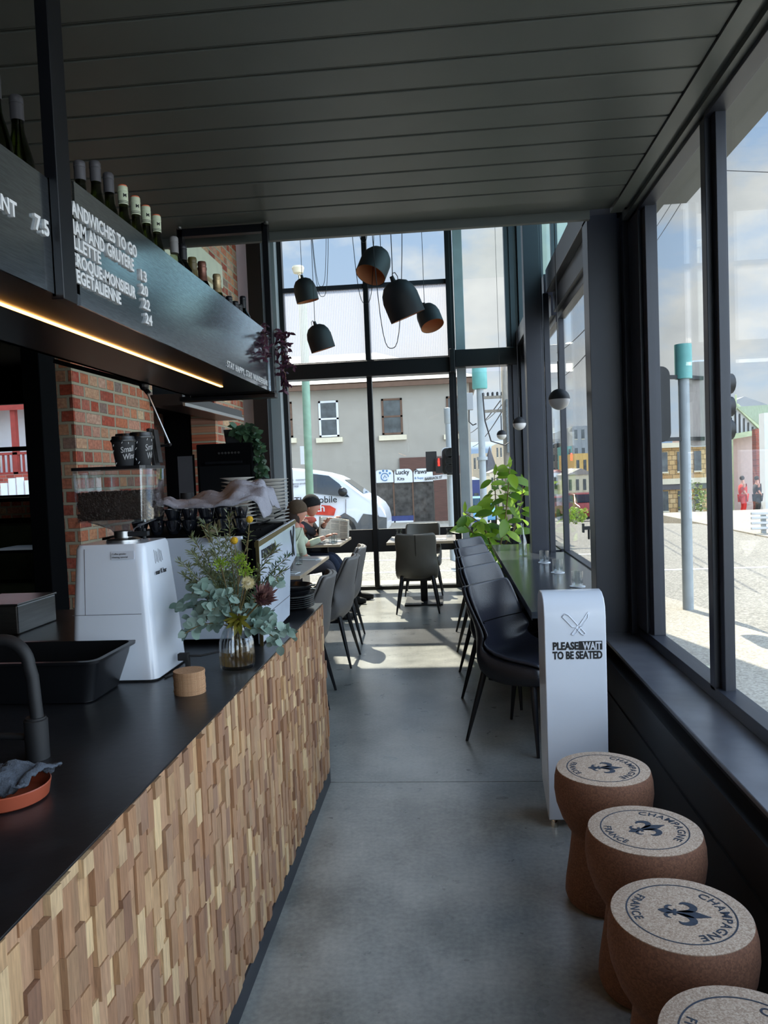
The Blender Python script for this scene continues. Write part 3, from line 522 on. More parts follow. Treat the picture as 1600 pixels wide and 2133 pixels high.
# ================================================================ THINGS ON THE COUNTER
CZ = .9
g = thing('coffee_grinder', (-1.08, 2.455, CZ), 'white coffee grinder with a clear hopper full of beans', 'coffee grinder')
def ring(z, x0, x1, y0, y1, r=.03): return rr(x0, x1, y0, y1, r, z)
b = MB(); b.loft([ring(.006, -.14, .145, -.145, .145), ring(.22, -.132, .128, -.127, .14), ring(.42, -.122, .108, -.108, .135), ring(.432, -.118, .102, -.10, .13)]); b.build('body', 'white_gloss', g, smooth='auto')
b = MB(); b.loft([ring(0, -.135, .14, -.14, .14), ring(.008, -.135, .14, -.14, .14)]); b.build('base_pad', 'rubber', g)
b = MB(); b.bar((-.084, -.1272, .212), (-.084, -.1085, .42), .0015); b.bar((-.128, -.1275, .212), (.1, -.1275, .212), .0015); b.build('seam', 'cap_grey', g)
b = MB(); b.prism([(0, 0), (.075, 0), (.075, .026), (0, .026)], (.005, -.1145, .385), (1, 0, 0), (0, .088, 1), -.001); st = b.build('sticker', 'white_satin', g)
for i, s_ in enumerate(('Coffee grinder', 'cleaning tutorial')): text('print', s_, 'black_ink', st, (.009, -.1162+i*-.0008, .400-.010*i), (1, 0, 0), (0, .088, 1), .008, .0002)
text('print', 'mar K bar', 'black_ink', g, (.1235, -.05, .325), (0, 1, 0), (-.095, 0, 1), .023, .0006, bold=.004)
b = MB()
for k in range(6): b.tube([(.1165, -.03+.012*k, .36+.004*(k % 2)), (.112, -.03+.012*k, .405-.004*(k % 3))], .0007, 5)
b.build('emblem', 'cap_grey', g)
b = MB(); b.lathe([(.055, .432), (.055, .44), (.045, .445), (.03, .447), (.03, .468), (.02, .47)], 24); b.build('collar', 'brushed_steel', g, smooth='auto')
b = MB(); b.box(.02, .09, -.02, .0, .45, .466); b.tube([(.075, -.01, .44), (.075, -.01, .475)], .006); b.build('adjustment_lever', 'black_matte', g, bevel=.003)
b = MB(); b.lathe([(.026, .466), (.03, .475), (.06, .49), (.085, .502), (.087, .506)], 24, m=Matrix.Diagonal((1.3, 1.05, 1))); b.build('hopper_funnel', 'smoke_glass', g, smooth=True)
hp = MB(); x0, x1, y0, y1 = -.115, .115, -.095, .085
hp.loft([ring(.505, x0, x1, y0, y1, .02), ring(.672, x0-.006, x1+.006, y0-.005, y1+.005, .02)], cap=False); hp.loft([ring(.505, x0+.003, x1-.003, y0+.003, y1-.003, .018), ring(.672, x0-.003, x1+.003, y0-.002, y1+.002, .018)], cap=False)
h_ = hp.build('hopper', 'clear_glass', g, smooth='auto')
b = MB(); b.loft([ring(.670, x0-.009, x1+.009, y0-.008, y1+.008, .022), ring(.68, x0-.009, x1+.009, y0-.008, y1+.008, .022)]); b.build('hopper_lid', 'black_plastic', g)
b = MB(); b.loft([ring(.500, x0-.006, x1+.006, y0-.005, y1+.005, .022), ring(.508, x0-.006, x1+.006, y0-.005, y1+.005, .022)], cap=False); b.build('hopper_rim', 'clear_glass', g)
b = MB(); rb = random.Random(5)
b.loft([ring(.509, x0+.008, x1-.008, y0+.008, y1-.008, .016), ring(.592, x0+.006, x1-.006, y0+.006, y1-.006, .016)])
for k in range(1500):
    f_ = rb.random(); zz = .512+rb.random()*.086
    if f_ < .45: p = (x0+.008+rb.random()*(x1-x0-.016), y0+.007, zz)
    elif f_ < .75: p = (x1-.007, y0+.008+rb.random()*(y1-y0-.016), zz)
    else: p = (x0+.01+rb.random()*(x1-x0-.02), y0+.01+rb.random()*(y1-y0-.02), .593+rb.random()*.006)
    b.ball(p, .0042, 6, 4, (rb.uniform(.8, 1.3), .8, rb.uniform(.7, 1.1)))
tag(b.build('coffee_beans', 'coffee_bean', g, smooth=True), kind='stuff')
# paper cups with lids on the hopper
def cup(lid=True, h=.085):
    r = bpy.data.objects.new('takeaway_cup', None); COL.objects.link(r); r['category'] = 'cup'
    b = MB(); b.lathe([(.001, .002), (.026, 0), (.0275, .003), (.038, h), (.0355, h), (.026, .006), (.001, .006)], 28); b.build('paper_body', 'paper_black', r, smooth='auto')
    if lid: b = MB(); b.lathe([(.0395, h-.006), (.0405, h-.002), (.0395, h+.002), (.037, h+.003), (.0355, h+.012), (.031, h+.013), (.030, h+.009), (.001, h+.009)], 28); b.build('lid', 'black_plastic', r, smooth='auto')
    return r
c1 = cup(); c1.location = (-1.052, 2.43, CZ+.68); tag(c1, 'black takeaway cup with lid and white script, in front on the hopper', 'cup', 'takeaway cups on the hopper')
def bendcup(x0, z0): return lambda c: (lambda z: Vector(((.0283+.0124*z/.1)*math.cos((c.x+x0)/.034-PI/2), (.0283+.0124*z/.1)*math.sin((c.x+x0)/.034-PI/2), z)))(c.y+z0+c.x*.15)
text('script_print', 'Small', 'white_letter', c1, (0, 0, 0), size=.026, bold=.012, sx=.8, bend=bendcup(.004, .043)); text('script_print', 'Wins', 'white_letter', c1, (0, 0, 0), size=.026, bold=.012, sx=.8, bend=bendcup(.010, .020))
b = MB()
for a_, z_, t_ in ((-.02, .068, .4), (.028, .074, 0), (-.026, .05, .8), (-.03, .02, -.5), (-.02, .01, .7), (.01, .076, .5)):
    rr_ = .0287+.0124*z_/.1; an = a_/.034-PI/2; p = Vector((rr_*math.cos(an), rr_*math.sin(an), z_)); tg = Vector((-math.sin(an), math.cos(an), 0)); b.bar(p-tg*.003*t_-Vector((0, 0, .003)), p+tg*.003*t_+Vector((0, 0, .003)), .0014)
b.build('dash_print', 'white_letter', c1)
for (x, y, dz, rz, lb) in ((-1.02, 2.50, .026, .6, 'black takeaway cup with a tilted lid behind the front cup'), (-1.075, 2.51, .022, 2, 'black lidded takeaway cup at the back left of the hopper')):
    c2 = dup(c1, (x, y, CZ+.68), rz, lb); c2.scale = (1, 1, 1+dz*6)
# articulated arm with a screen
ar = thing('articulated_arm', (-1.40, 3.55, 1.75), 'black articulated metal arm reaching down beside the cups with a screen seen edge on', 'arm')
j0 = P(112, 752, y=3.45); j1 = P(300, 802, y=3.5); j2 = P(354, 926, y=3.55); j3 = P(330, 930, y=3.55); o0 = Vector(ar.location)
b = MB(); b.bar(j0-o0, j1-o0, .012, .02); b.bar(j0-o0+Vector((0, .02, .02)), j1-o0+Vector((0, .02, .03)), .006); b.build('upper_arm', 'black_steel', ar)
b = MB(); b.tube([j1-o0, j2-o0], .0055, 10); b.build('lower_arm', 'brushed_steel', ar)
b = MB(); b.ball(j1-o0, .022, 12, 8, (1, 1.2, 1.3)); b.bar(j1-o0+Vector((-.03, 0, .03)), j1-o0+Vector((.02, 0, -.04)), .02); b.ball(j2-o0, .009, 8, 6); b.tube([j2-o0, j3-o0], .006, 8); b.ball(j3-o0, .014, 10, 6); b.build('joint', 'black_steel', ar)
b = MB(); q0 = P(313, 893, y=3.5)-o0; q1 = P(327, 980, y=3.5)-o0
b.bar(q0, q1, .018, .06); b.bar(q0+Vector((.025, 0, -.005)), q1+Vector((.020, 0, .035)), .007, .05); b.build('screen', 'black_ink', ar, bevel=.003)
# espresso machine
em = thing('espresso_machine', (-.72, 2.8, CZ), 'large white panelled espresso machine with black trim', 'espresso machine')
b = MB(); b.box(-.62, -.065, .028, .048, .02, .41); b.build('side_panel', 'machine_panel', em, bevel=.004)
b = MB(); b.box(-.62, -.06, .05, .70, .03, .36); b.build('chassis', 'black_matte', em)
b = MB(); b.box(-.06, -.012, .0, .05, .02, .40); b.box(-.02, -.006, -.012, .02, .06, .395); b.build('corner_post', 'deep_black', em, bevel=.004)
b = MB(); pl = [(-.005, .39), (.705, .43), (.71, .262), (.56, .225), (.50, .02), (-.005, .005)]
b.prism(pl, (-.012, 0, 0), (0, 1, 0), (0, 0, 1), .014); bp_ = b.build('back_panel', 'machine_panel', em, bevel=.002)
b = MB(); b.bar((.003, .0, .205), (.003, .56, .225), .002, .002); b.bar((.003, .0, .10), (.003, .52, .105), .002, .002); b.build('seam', 'cap_grey', bp_)
b = MB(); b.prism([(-.012, .388), (.71, .428), (.71, .412), (-.012, .368)], (-.008, 0, 0), (0, 1, 0), (0, 0, 1), .014); b.bar((.003, -.012, .0), (.003, -.012, .395), .012, .008); b.build('edge_trim', 'mirror_brass', em)
b = MB(); b.prism([(-.012, .392), (.71, .432), (.71, .50), (-.012, .455)], (-.002, 0, 0), (0, 1, 0), (-.45, 0, 1), .004); gl_ = b.build('cup_rail', 'mirror_brass', em)
b = MB()
for (a0, a1, zz) in ((.12, .34, .425), (.12, .32, .445), (.42, .66, .45), (.45, .66, .468), (.05, .1, .43)):
    b.bar((-.004-.45*(zz-.40), a0, zz+.006*a0), (-.004-.45*(zz-.40), a1, zz+.02*a1), .004, .005)
b.build('rail_slot', 'deep_black', gl_)
text('lettering', 'E.LUSPERIA', 'black_ink', bp_, (.0045, .045, .322), (0, 1, .04), (0, 0, 1), .044, .0015, bold=.012, sx=1.1)
b = MB(); b.bar((.004, .045, .313), (.004, .36, .326), .002, .004); b.strip([(.585, .385), (.61, .34), (.645, .27)], [.008, .01, .006], (.003, 0, 0), (0, 1, 0), (0, 0, 1), .003); b.strip([(.66, .40), (.63, .33), (.60, .27)], [.008, .009, .005], (.003, 0, 0), (0, 1, 0), (0, 0, 1), .003); b.build('emblem', 'black_ink', bp_)
b = MB(); b.box(-.62, -.05, .05, .70, .36, .42); b.build('top_tray', 'deep_black', em)
b = MB(); 
for xx in (-.55, -.1):
    for yy in (.1, .45): b.lathe([(.02, 0), (.016, .03)], 12, (xx, yy, 0))
b.build('foot', 'black_matte', em)
# dark cups in two layers along the near edge of the tray
dc = thing('espresso_cup', (0, 0, 0), '', 'cup', group='dark cups on the espresso machine')
b = MB(); b.lathe([(.001, .003), (.016, 0), (.022, .012), (.031, .045), (.032, .055), (.030, .055), (.028, .045), (.014, .008), (.001, .008)], 20); b.build('bowl', 'ceramic_black', dc, smooth='auto')
b = MB(); b.tube([(.031, 0, .045), (.045, 0, .045), (.047, 0, .03), (.04, 0, .018), (.026, 0, .016)], .003, 6); b.build('handle', 'ceramic_black', dc, smooth=True)
k = 0
for lay in range(2):
    for i in range(7):
        lb = 'black espresso cup on the machine, %s from left in the %s row' % (ORD[i], ('lower', 'upper')[lay])
        o = dc if k == 0 else dup(dc); o['label'] = lb; o.location = (-1.20+i*.066, 2.885 if lay == 0 else 2.89, CZ+.421 if lay == 0 else CZ+.464); o.rotation_euler = (0, 0, -1.2+.3*(i % 3)); k += 1
# saucers
sc = thing('saucer', (0, 0, 0), '', 'saucer')
b = MB(); b.lathe([(.001, .002), (.035, 0), (.045, .004), (.074, .012), (.075, .0135), (.07, .0135), (.04, .006), (.001, .004)], 28); b.build('dish', 'ceramic_white', sc, smooth='auto')
k = 0
for (cx, cy, z0, n, nm, st_) in ((-.915, 3.28, CZ+.421, 13, 'the short stack behind the towel', .0165), (-.80, 3.42, CZ+.421, 13, 'the stack at the right end of the machine', .0155)):
    for i in range(n):
        o = sc if k == 0 else dup(sc); k += 1; o['label'] = 'white saucer, %s from top of %s' % (ORD[n-1-i], nm); o['group'] = nm
        o.location = (cx+R.uniform(-.003, .003), cy+R.uniform(-.003, .003), z0+i*st_)
bc = thing('takeaway_cup', (-1.135, 3.25, CZ+.475), 'black takeaway cup turned upside down on small saucers', 'cup')
b = MB(); b.lathe([(.040, 0), (.0395, .004), (.028, .10), (.001, .10)], 24); b.build('paper_body', 'paper_black', bc, smooth='auto'); text('print', 'BEY', 'white_letter', bc, (0, 0, 0), size=.014, bold=.02, bend=lambda c: Vector((.0345*math.cos(c.x/.034-1.2), .0345*math.sin(c.x/.034-1.2), c.y+.055)))
sm = thing('saucer', (-1.13, 3.25, CZ+.421), 'small white saucer, lowest under the upside-down black cup', 'saucer', group='small saucers under the black cup'); b = MB(); b.lathe([(.001, .001), (.03, 0), (.05, .009), (.05, .011), (.03, .004), (.001, .003)], 24); b.build('dish', 'ceramic_white', sm, smooth='auto')
for i in range(1, 4): dup(sm, (-1.13, 3.25, CZ+.421+i*.0125), None, 'small white saucer, %s up under the upside-down black cup' % ORD[i])
tg_ = thing('glass_tumbler', (-1.045, 3.22, CZ+.421), 'clear ribbed tumbler beside the upside-down black cup', 'glass'); b = MB(); b.lathe([(.001, .0), (.028, 0), (.034, .10), (.032, .10), (.026, .008), (.001, .008)], 24, rib=.02, ribn=12); b.build('glass_body', 'clear_glass', tg_, smooth='auto')
b = MB(); N1, N2 = 44, 26
for i in range(N1+1):
    for j in range(N2+1):
        u, v = i/N1, j/N2; x = -1.19+.47*u+.02*math.sin(7*v); y = 2.92+.26*v+.02*math.sin(5*u+1)
        dome = .070*math.exp(-((u-.84)/.20)**4-((v-.62)/.45)**2)+.040*math.exp(-((u-.50)/.22)**2-((v-.65)/.35)**2)+.02*math.exp(-((u-.1)/.1)**2)
        nn = noise.noise(Vector((u*5, v*5, 1)))*.026+abs(noise.noise(Vector((u*4+v*9, v*3-u*4, 4))))*.045
        edge = min(v, 1-v, u, 1-u); z = CZ+.525+dome+nn*(.5+dome*6)-(.012 if edge < .03 else 0); 
        if u > .95: z -= (u-.95)*1.0
        b.v.append((x, y, z))
for i in range(N1):
    for j in range(N2): a = i*(N2+1)+j; b.f.append((a, a+N2+1, a+N2+2, a+1))
tag(b.build('tea_towel', 'towel', smooth=True, solid=.003), 'crumpled pale grey tea towel draped over the cups on the machine', 'towel')
# vase with flowers
vx, vy = -.722, 2.475
vs = thing('ribbed_vase', (vx, vy, CZ), 'ribbed clear glass vase with amber water at the counter edge', 'vase')
b = MB(); b.lathe([(.001, .0), (.05, 0), (.056, .008), (.058, .04), (.055, .09), (.042, .125), (.032, .140), (.033, .148), (.030, .148), (.029, .140), (.040, .122), (.052, .088), (.055, .04), (.052, .012), (.001, .009)], 96, rib=.035, ribn=24); b.build('glass_body', 'clear_glass', vs, smooth='auto')
b = MB(); b.lathe([(.001, .0095), (.0505, .0125), (.053, .04), (.0535, .058), (.001, .058)], 36); b.build('water', 'amber_glass', vs, smooth='auto')
neck = Vector((vx, vy, CZ+.13))
def sprig(name, tip, label, cat, m_leaf, nl, ll, lw, rndl=False, side=.02, stem='leaf_stem', mid=None, group=None, start=.25, sr=.0022):
    r = thing(name, (vx, vy, CZ+.03), label, cat, group=group); o_ = Vector(r.location); a = Vector((vx+R.uniform(-.02, .02), vy+R.uniform(-.02, .02), CZ+.03)); tip = Vector(tip); nk = neck+Vector((R.uniform(-.012, .012), R.uniform(-.012, .012), 0))
    md = Vector(mid) if mid else nk.lerp(tip, .5)+Vector((0, 0, .05)); pts = [a, nk]
    for i in range(1, 11): t = i/10; pts.append(nk*(1-t)**2+md*2*t*(1-t)+tip*t*t)
    b = MB(); b.tube([p-o_ for p in pts], [sr]*6+[sr*.7]*6, 6); b.build('stem', stem, r, smooth=True); b = MB()
    for i in range(nl):
        t = start+(1-start)*i/max(1, nl-1); f = 1+t*10; k0 = min(int(f), 10); p = pts[k0].lerp(pts[k0+1], f-k0); d = (pts[k0+1]-pts[k0]).normalized()
        dv = Vector((R.uniform(-1, 1), R.uniform(-1, 1), R.uniform(-.6, 1))).normalized(); dv = (dv+d*.55).normalized()
        b.leaf(p-o_+dv*.004, dv, Vector((R.uniform(-.6, .6), -.8, .7)), ll*R.uniform(.75, 1.15), lw*R.uniform(.8, 1.1), 5, .15, rndl)
    b.build('foliage', m_leaf, r, smooth=True); return r, pts, o_
def V(px, py, y=vy): return P(px, py, y=y)
for i, (px, py, yy, nl, lb) in enumerate(((385, 1320, 2.35, 22, 'eucalyptus sprig drooping lowest to the left over the grinder corner'), (375, 1260, 2.5, 20, 'eucalyptus sprig reaching out left above the cork coasters'), (415, 1225, 2.4, 16, 'large leafed eucalyptus sprig at the left front of the bunch'), (610, 1325, 2.45, 20, 'eucalyptus sprig drooping right over the counter edge'), (590, 1345, 2.35, 18, 'lowest eucalyptus sprig hanging to the right over the wooden front'), (470, 1240, 2.3, 14, 'eucalyptus sprig in the middle front of the bunch'), (580, 1215, 2.5, 12, 'eucalyptus sprig rising right in front of the machine lettering'), (440, 1270, 2.33, 16, 'eucalyptus sprig falling to the left of the vase neck'))):
    sprig('eucalyptus_sprig', V(px, py, yy), lb, 'eucalyptus', 'eucalyptus_leaf', int(nl*1.5), .034, .030, True, group='eucalyptus in the vase')
for (px, py, yy, nl, m_, lb) in ((425, 1085, 2.5, 150, 'fine_leaf', 'tallest feathery green sprig rising up the left of the bunch'), (475, 1070, 2.5, 110, 'fine_leaf', 'feathery green sprig just left of the upper yellow ball'), (372, 1170, 2.45, 110, 'fine_leaf', 'spiky olive sprig leaning far left towards the grinder'), (600, 1160, 2.5, 120, 'dark_leaf', 'wispy dark green sprig spreading right past the machine'), (440, 1150, 2.55, 120, 'fine_leaf', 'feathery green sprig in the middle of the bunch'), (520, 1110, 2.55, 70, 'fine_leaf', 'thin feathery sprig under the upper yellow ball')):
    sprig('filler_sprig', V(px, py, yy), lb, 'foliage', m_, nl, .022, .0035, group='feathery sprigs in the vase', start=.2, sr=.0014)
for (px, py, yy) in ((400, 1120, 2.55), (450, 1100, 2.6), (385, 1200, 2.5), (410, 1170, 2.6), (430, 1190, 2.5), (470, 1120, 2.6), (490, 1150, 2.6), (455, 1200, 2.55), (400, 1150, 2.5), (590, 1190, 2.52), (575, 1140, 2.58), (420, 1290, 2.45)):
    sprig('filler_sprig', V(px, py, yy), 'thin feathery sprig in the tangled mass of the bunch', 'foliage', 'fine_leaf', 110, .026, .0042, group='tangled feathery sprigs', start=.2, sr=.0013)
for (px, py, yy) in ((400, 1235, 2.5), (430, 1245, 2.55), (450, 1215, 2.5), (480, 1210, 2.55), (400, 1290, 2.45), (560, 1290, 2.5)):
    sprig('eucalyptus_sprig', V(px, py, yy), 'eucalyptus sprig in the crowded middle of the bunch', 'eucalyptus', 'eucalyptus_leaf', 20, .040, .033, True, group='crowded eucalyptus sprigs')
for (px, py, lb, rad) in ((520, 1082, 'yellow ball flower standing highest in the bunch', .0115), (488, 1126, 'yellow ball flower lower down left of the highest one', .0125)):
    tip = V(px, py, 2.45); r = thing('billy_button', (vx, vy, CZ+.03), lb, 'flower', group='yellow ball flowers'); o_ = Vector(r.location); b = MB(); b.tube([Vector((0, 0, 0)), neck-o_, neck.lerp(tip, .5)-o_+Vector((.01, 0, 0)), tip-o_], .0012, 6); b.build('stem', 'leaf_stem', r); b = MB(); b.ball(tip-o_, rad, 18, 12); b.build('flower_head', 'billy_yellow', r, smooth=True)
def radial(name, px, py, yy, lb, m_, n, L0, W0, core, tilt=(.3, -.9, .3), spread=1.0, corem=None):
    tip = V(px, py, yy); r = thing(name, (vx, vy, CZ+.03), lb, 'flower'); o_ = Vector(r.location); d0 = Vector(tilt).normalized(); b = MB(); b.tube([Vector((0, 0, 0)), neck-o_, tip-o_-d0*.01], .003, 6); b.build('stem', 'leaf_stem', r); b = MB()
    u = d0.cross(Vector((0, 0, 1))).normalized(); w = d0.cross(u)
    for i in range(n):
        a = i*2.399; q = (i/n)**.5*spread; dv = (d0*(1.05-q)+(u*math.cos(a)+w*math.sin(a))*q).normalized(); b.leaf(tip-o_, dv, d0, L0*R.uniform(.8, 1.1), W0, 4, -.25)
    b.build('petals', m_, r, smooth=True)
    if core: b = MB(); b.ball(tip-o_+d0*core*.4, core, 14, 10); b.build('flower_centre', corem or m_, r, smooth=True)
    return r
radial('protea', 545, 1250, 2.40, 'dusky pink protea bloom at the right of the bunch', 'protea_petal', 90, .062, .013, .021, (.5, -.7, .5), .66, 'protea_core')
radial('pincushion_flower', 516, 1215, 2.36, 'pale cream spiky flower in the centre of the bunch', 'cream_petal', 150, .026, .0025, .011, (.4, -.9, .3), 1.0, 'cream')
radial('leucadendron', 497, 1290, 2.37, 'olive green star shaped flower hanging over the vase lip', 'olive_leaf', 14, .055, .017, .006, (.1, -.9, -.35), .95, 'fascia_brown')
for (px, py, lb) in ((500, 1165, 'lime green flower cluster at the top right of the bunch'), (460, 1175, 'lime green flower cluster at the centre left of the bunch'), (512, 1190, 'small lime green cluster above the cream flower')):
    r = thing('green_blossom', (vx, vy, CZ+.03), lb, 'flower', group='lime green clusters'); o_ = Vector(r.location); tip = V(px, py, 2.42)-o_; b = MB(); b.tube([Vector((0, 0, 0)), neck-o_, tip], .0014, 6); b.build('stem', 'leaf_stem', r); b = MB()
    for i in range(150): q = Vector((R.gauss(0, .011), R.gauss(0, .009), R.gauss(0, .008))); b.leaf(tip+q, q+Vector((0, -.004, .006)), (0, -1, .3), .007, .005, 2)
    b.build('flower_head', 'lime_leaf', r)
# coasters
cs = None
for i in range(16):
    if i == 0: cs = thing('cork_coaster', (0, 0, 0), '', 'coaster', group='stack of cork coasters'); b = MB(); b.lathe([(.001, 0), (.0455, 0), (.046, .0008), (.046, .0033), (.0455, .004), (.001, .004)], 40); b.build('disc', 'cork_coaster', cs, smooth='auto'); o = cs
    else: o = dup(cs)
    o['label'] = 'round cork coaster, %s from the top of the stack' % ORD[15-i]; o.location = (-.785+R.uniform(-.0012, .0012), 2.185+R.uniform(-.0012, .0012), CZ+i*.0042)
# tub
tb = thing('plastic_tub', (-1.28, 2.19, CZ), 'black plastic catering tub standing on the counter by the tap', 'tub'); b = MB()
zz = [(.004, 0, .03), (.008, .0, .03), (.10, .028, .035), (.122, .032, .035), (.124, .045, .04), (.132, .046, .04), (.132, .03, .035), (.10, .024, .03), (.012, .0, .028)]
b.loft([rr(-.255-d, .24+d, -.11-d, .10+d, r_, z) for z, d, r_ in zz]); b.build('tub_body', 'black_plastic', tb, smooth='auto')
# tap
tp = thing('gooseneck_tap', (-.962, 1.665, CZ), 'matte black gooseneck tap rising from the counter', 'tap'); b = MB(); pts = [(0, 0, .09), (-.006, 0, .19)]
for i in range(10): a = PI/2*i/9; pts.append((-.012-.06*(1-math.cos(a)), 0, .215+.06*math.sin(a)))
pts += [(-.12, 0, .275), (-.2, 0, .27)]
b.tube(pts, .0145, 16); b.build('spout', 'black_matte', tp, smooth='auto'); b = MB(); b.lathe([(.001, 0), (.026, 0), (.026, .09), (.0225, .092), (.0225, .096), (.001, .096)], 24, (-.004, 0, 0)); b.tube([(-.03, 0, .05), (-.09, 0, .052)], .008, 10); b.build('base_sleeve', 'black_matte', tp, smooth='auto')
# dish and cloth
ds = thing('terracotta_dish', (-.905, 1.44, CZ), 'shallow glazed terracotta dish at the near left of the counter', 'dish'); b = MB(); b.lathe([(.001, .001), (.072, 0), (.078, .004), (.083, .03), (.0815, .032), (.079, .03), (.072, .008), (.001, .006)], 48); b.build('bowl', 'terracotta', ds, smooth='auto')
b = MB(); N1, N2 = 30, 24
for i in range(N1+1):
    for j in range(N2+1):
        u, v = i/N1*2-1, j/N2*2-1; d = math.hypot(u, v); z = .030+.032*max(0, 1-d*d*.8)+.012*noise.noise(Vector((u*2.2, v*2.2, 3)))+.008*noise.noise(Vector((u*6, v*6, 3)))+(.014 if u > .75 else 0); b.v.append((-.915+u*.075+.012*v, 1.455+v*.062, CZ+z))
for i in range(N1):
    for j in range(N2): a = i*(N2+1)+j; b.f.append((a, a+N2+1, a+N2+2, a+1))
tag(b.build('dish_cloth', 'cloth_grey', smooth=True, solid=.004), 'folded blue grey cloth lying in the terracotta dish', 'cloth')
# steel box, power cord
sb = thing('steel_container', (-1.95, 3.3, .9), 'pale steel container behind the tap at the left edge', 'container'); b = MB(); b.box(-.16, .10, -.2, .12, 0, .125); b.build('box_body', 'brushed_steel', sb, bevel=.006); b = MB(); b.box(-.165, .105, -.205, .125, .125, .133); b.build('lid', 'brushed_steel', sb, bevel=.002)
pc = thing('power_plug', (-.905, 2.47, CZ), 'black angled power plug and cord between grinder and machine', 'plug'); b = MB(); b.box(-.016, .02, -.012, .012, .028, .052); b.box(.008, .022, -.01, .01, .004, .04); b.build('plug_body', 'rubber', pc, bevel=.003); b = MB(); b.tube([(.02, 0, .042), (.05, .03, .035), (.10, .12, .03), (.15, .2, .03), (.12, .32, .02)], .0035, 8); b.tube([(.015, 0, .006), (-.005, -.06, .004), (-.02, -.12, .004)], .0035, 8); b.build('cord', 'rubber', pc, smooth=True)
# black plates at the far end
pt = thing('black_plate', (0, 0, 0), '', 'plate', group='black plates at the counter end'); b = MB(); b.lathe([(.001, .002), (.06, 0), (.085, .006), (.104, .014), (.105, .016), (.098, .015), (.06, .006), (.001, .004)], 40); b.build('dish', 'ceramic_black', pt, smooth='auto')
for i in range(6):
    o = pt if i == 0 else dup(pt); o['label'] = 'glossy black plate, %s from the top of the stack at the counter end' % ORD[5-i]; o.location = (-.765, 3.585, CZ+i*.0095)
for i in range(2):
    q_ = thing('serving_pan', (-.775, 3.59, CZ+.066+i*.02), ('lower dark oval pan resting on the stack of black plates', 'upper dark oval pan with a pale base on the stack of black plates')[i], 'pan', group='dark pans on the plates'); b = MB()
    b.lathe([(.001, .002), (.085, 0), (.094, .004), (.108, .026), (.106, .027), (.09, .008), (.001, .006)], 40, m=Matrix.Diagonal((1, 1.1, 1))); b.build('pan_body', 'black_plastic', q_, smooth='auto'); b = MB(); b.box(.095, .125, -.02, .02, .020, .026); b.build('handle', 'black_plastic', q_, bevel=.004)
# ================================================================ CORK STOOLS
stl = thing('cork_stool', (0, 0, 0), '', 'stool', group='champagne cork stools along the window wall')
SH = .47
b = MB(); b.lathe([(.001, .004), (.118, 0), (.132, .008), (.139, .03), (.136, .07), (.122, .16), (.113, .225), (.112, .245), (.122, .26), (.145, .30), (.162, .35), (.168, .395), (.166, .435), (.160, .462), (.157, SH-.003)], 72); b.build('cork_body', 'cork_side', stl, smooth='auto')
b = MB(); b.lathe([(.157, SH-.004), (.1575, SH-.001), (.155, SH), (.001, SH)], 72); tp_ = b.build('printed_top', 'cork_top', stl, smooth='auto')
b = MB(); n_ = 96; ringp = [[Vector(((.1215+dx)*math.cos(2*PI*k/n_), (.1215+dx)*math.sin(2*PI*k/n_), SH+dz)) for k in range(n_)] for dx, dz in ((-.0017, .0002), (-.0017, .0007), (.0017, .0007), (.0017, .0002))]; b.loft(ringp+[ringp[0]], cap=False); b.build('ring_print', 'blue_ink', tp_)
def arc(s_, rad, size, up, name, mid):
    me = text_mesh(s_, size, .0003, 'CENTER', 1, .012, 1.16); me.name = name
    for v in me.vertices:
        c = v.co.copy(); rd = rad+c.y if up else rad-c.y; th = mid-c.x/rad if up else mid+c.x/rad; v.co = Vector((rd*math.cos(th), rd*math.sin(th), SH+.0006+c.z))
    me.materials.clear(); me.materials.append(M['blue_ink']); o = bpy.data.objects.new(name, me); COL.objects.link(o); o.parent = tp_
arc('CHAMPAGNE', .090, .031, True, 'arc_print', 0); arc('FRANCE', .112, .029, False, 'arc_print', PI)
def cm(c, n=5):
    pts = []; ws = []
    for i in range(len(c)-1):
        p0, p1, p2, p3 = [Vector(c[max(0, min(len(c)-1, j))]) for j in (i-1, i, i+1, i+2)]
        for k in range(n+(i == len(c)-2)): t = k/n; q = .5*((2*p1)+(p2-p0)*t+(2*p0-5*p1+4*p2-p3)*t*t+(3*p1-p0-3*p2+p3)*t**3); pts.append((q.x, q.y)); ws.append(max(.0005, q.z))
    return pts, ws
b = MB(); oo = (0, 0, SH+.0003); uu = (0, -1, 0); ww = (1, 0, 0)
def cv(f, n=14): return [f(i/n) for i in range(n+1)]
b.strip(cv(lambda t: (0, -.012+.078*t)), [.0015+.0135*math.sin(PI*min(1, t*1.02)**.8)**1.3 for t in [i/14 for i in range(15)]], oo, uu, ww, .0006)
b.strip(cv(lambda t: (0, -.016-.034*t)), [.002+.008*math.sin(PI*t)**1.2 for t in [i/14 for i in range(15)]], oo, uu, ww, .0006)
for sg in (-1, 1):
    b.strip(*cm([(sg*x, y, w) for x, y, w in ((.004, -.008, .0015), (.008, .010, .0045), (.017, .024, .0075), (.030, .028, .0085), (.041, .018, .007), (.043, .004, .0045), (.036, -.004, .0008))]), oo, uu, ww, .0006)
    b.strip(*cm([(sg*x, y, w) for x, y, w in ((.003, -.014, .0012), (.007, -.026, .003), (.015, -.033, .004), (.024, -.029, .003), (.026, -.020, .0008))]), oo, uu, ww, .0006)
b.strip([(-.013, -.013), (.013, -.013)], [.0035, .0035], oo, uu, ww, .0008)
b.build('lily_emblem', 'blue_ink', tp_)
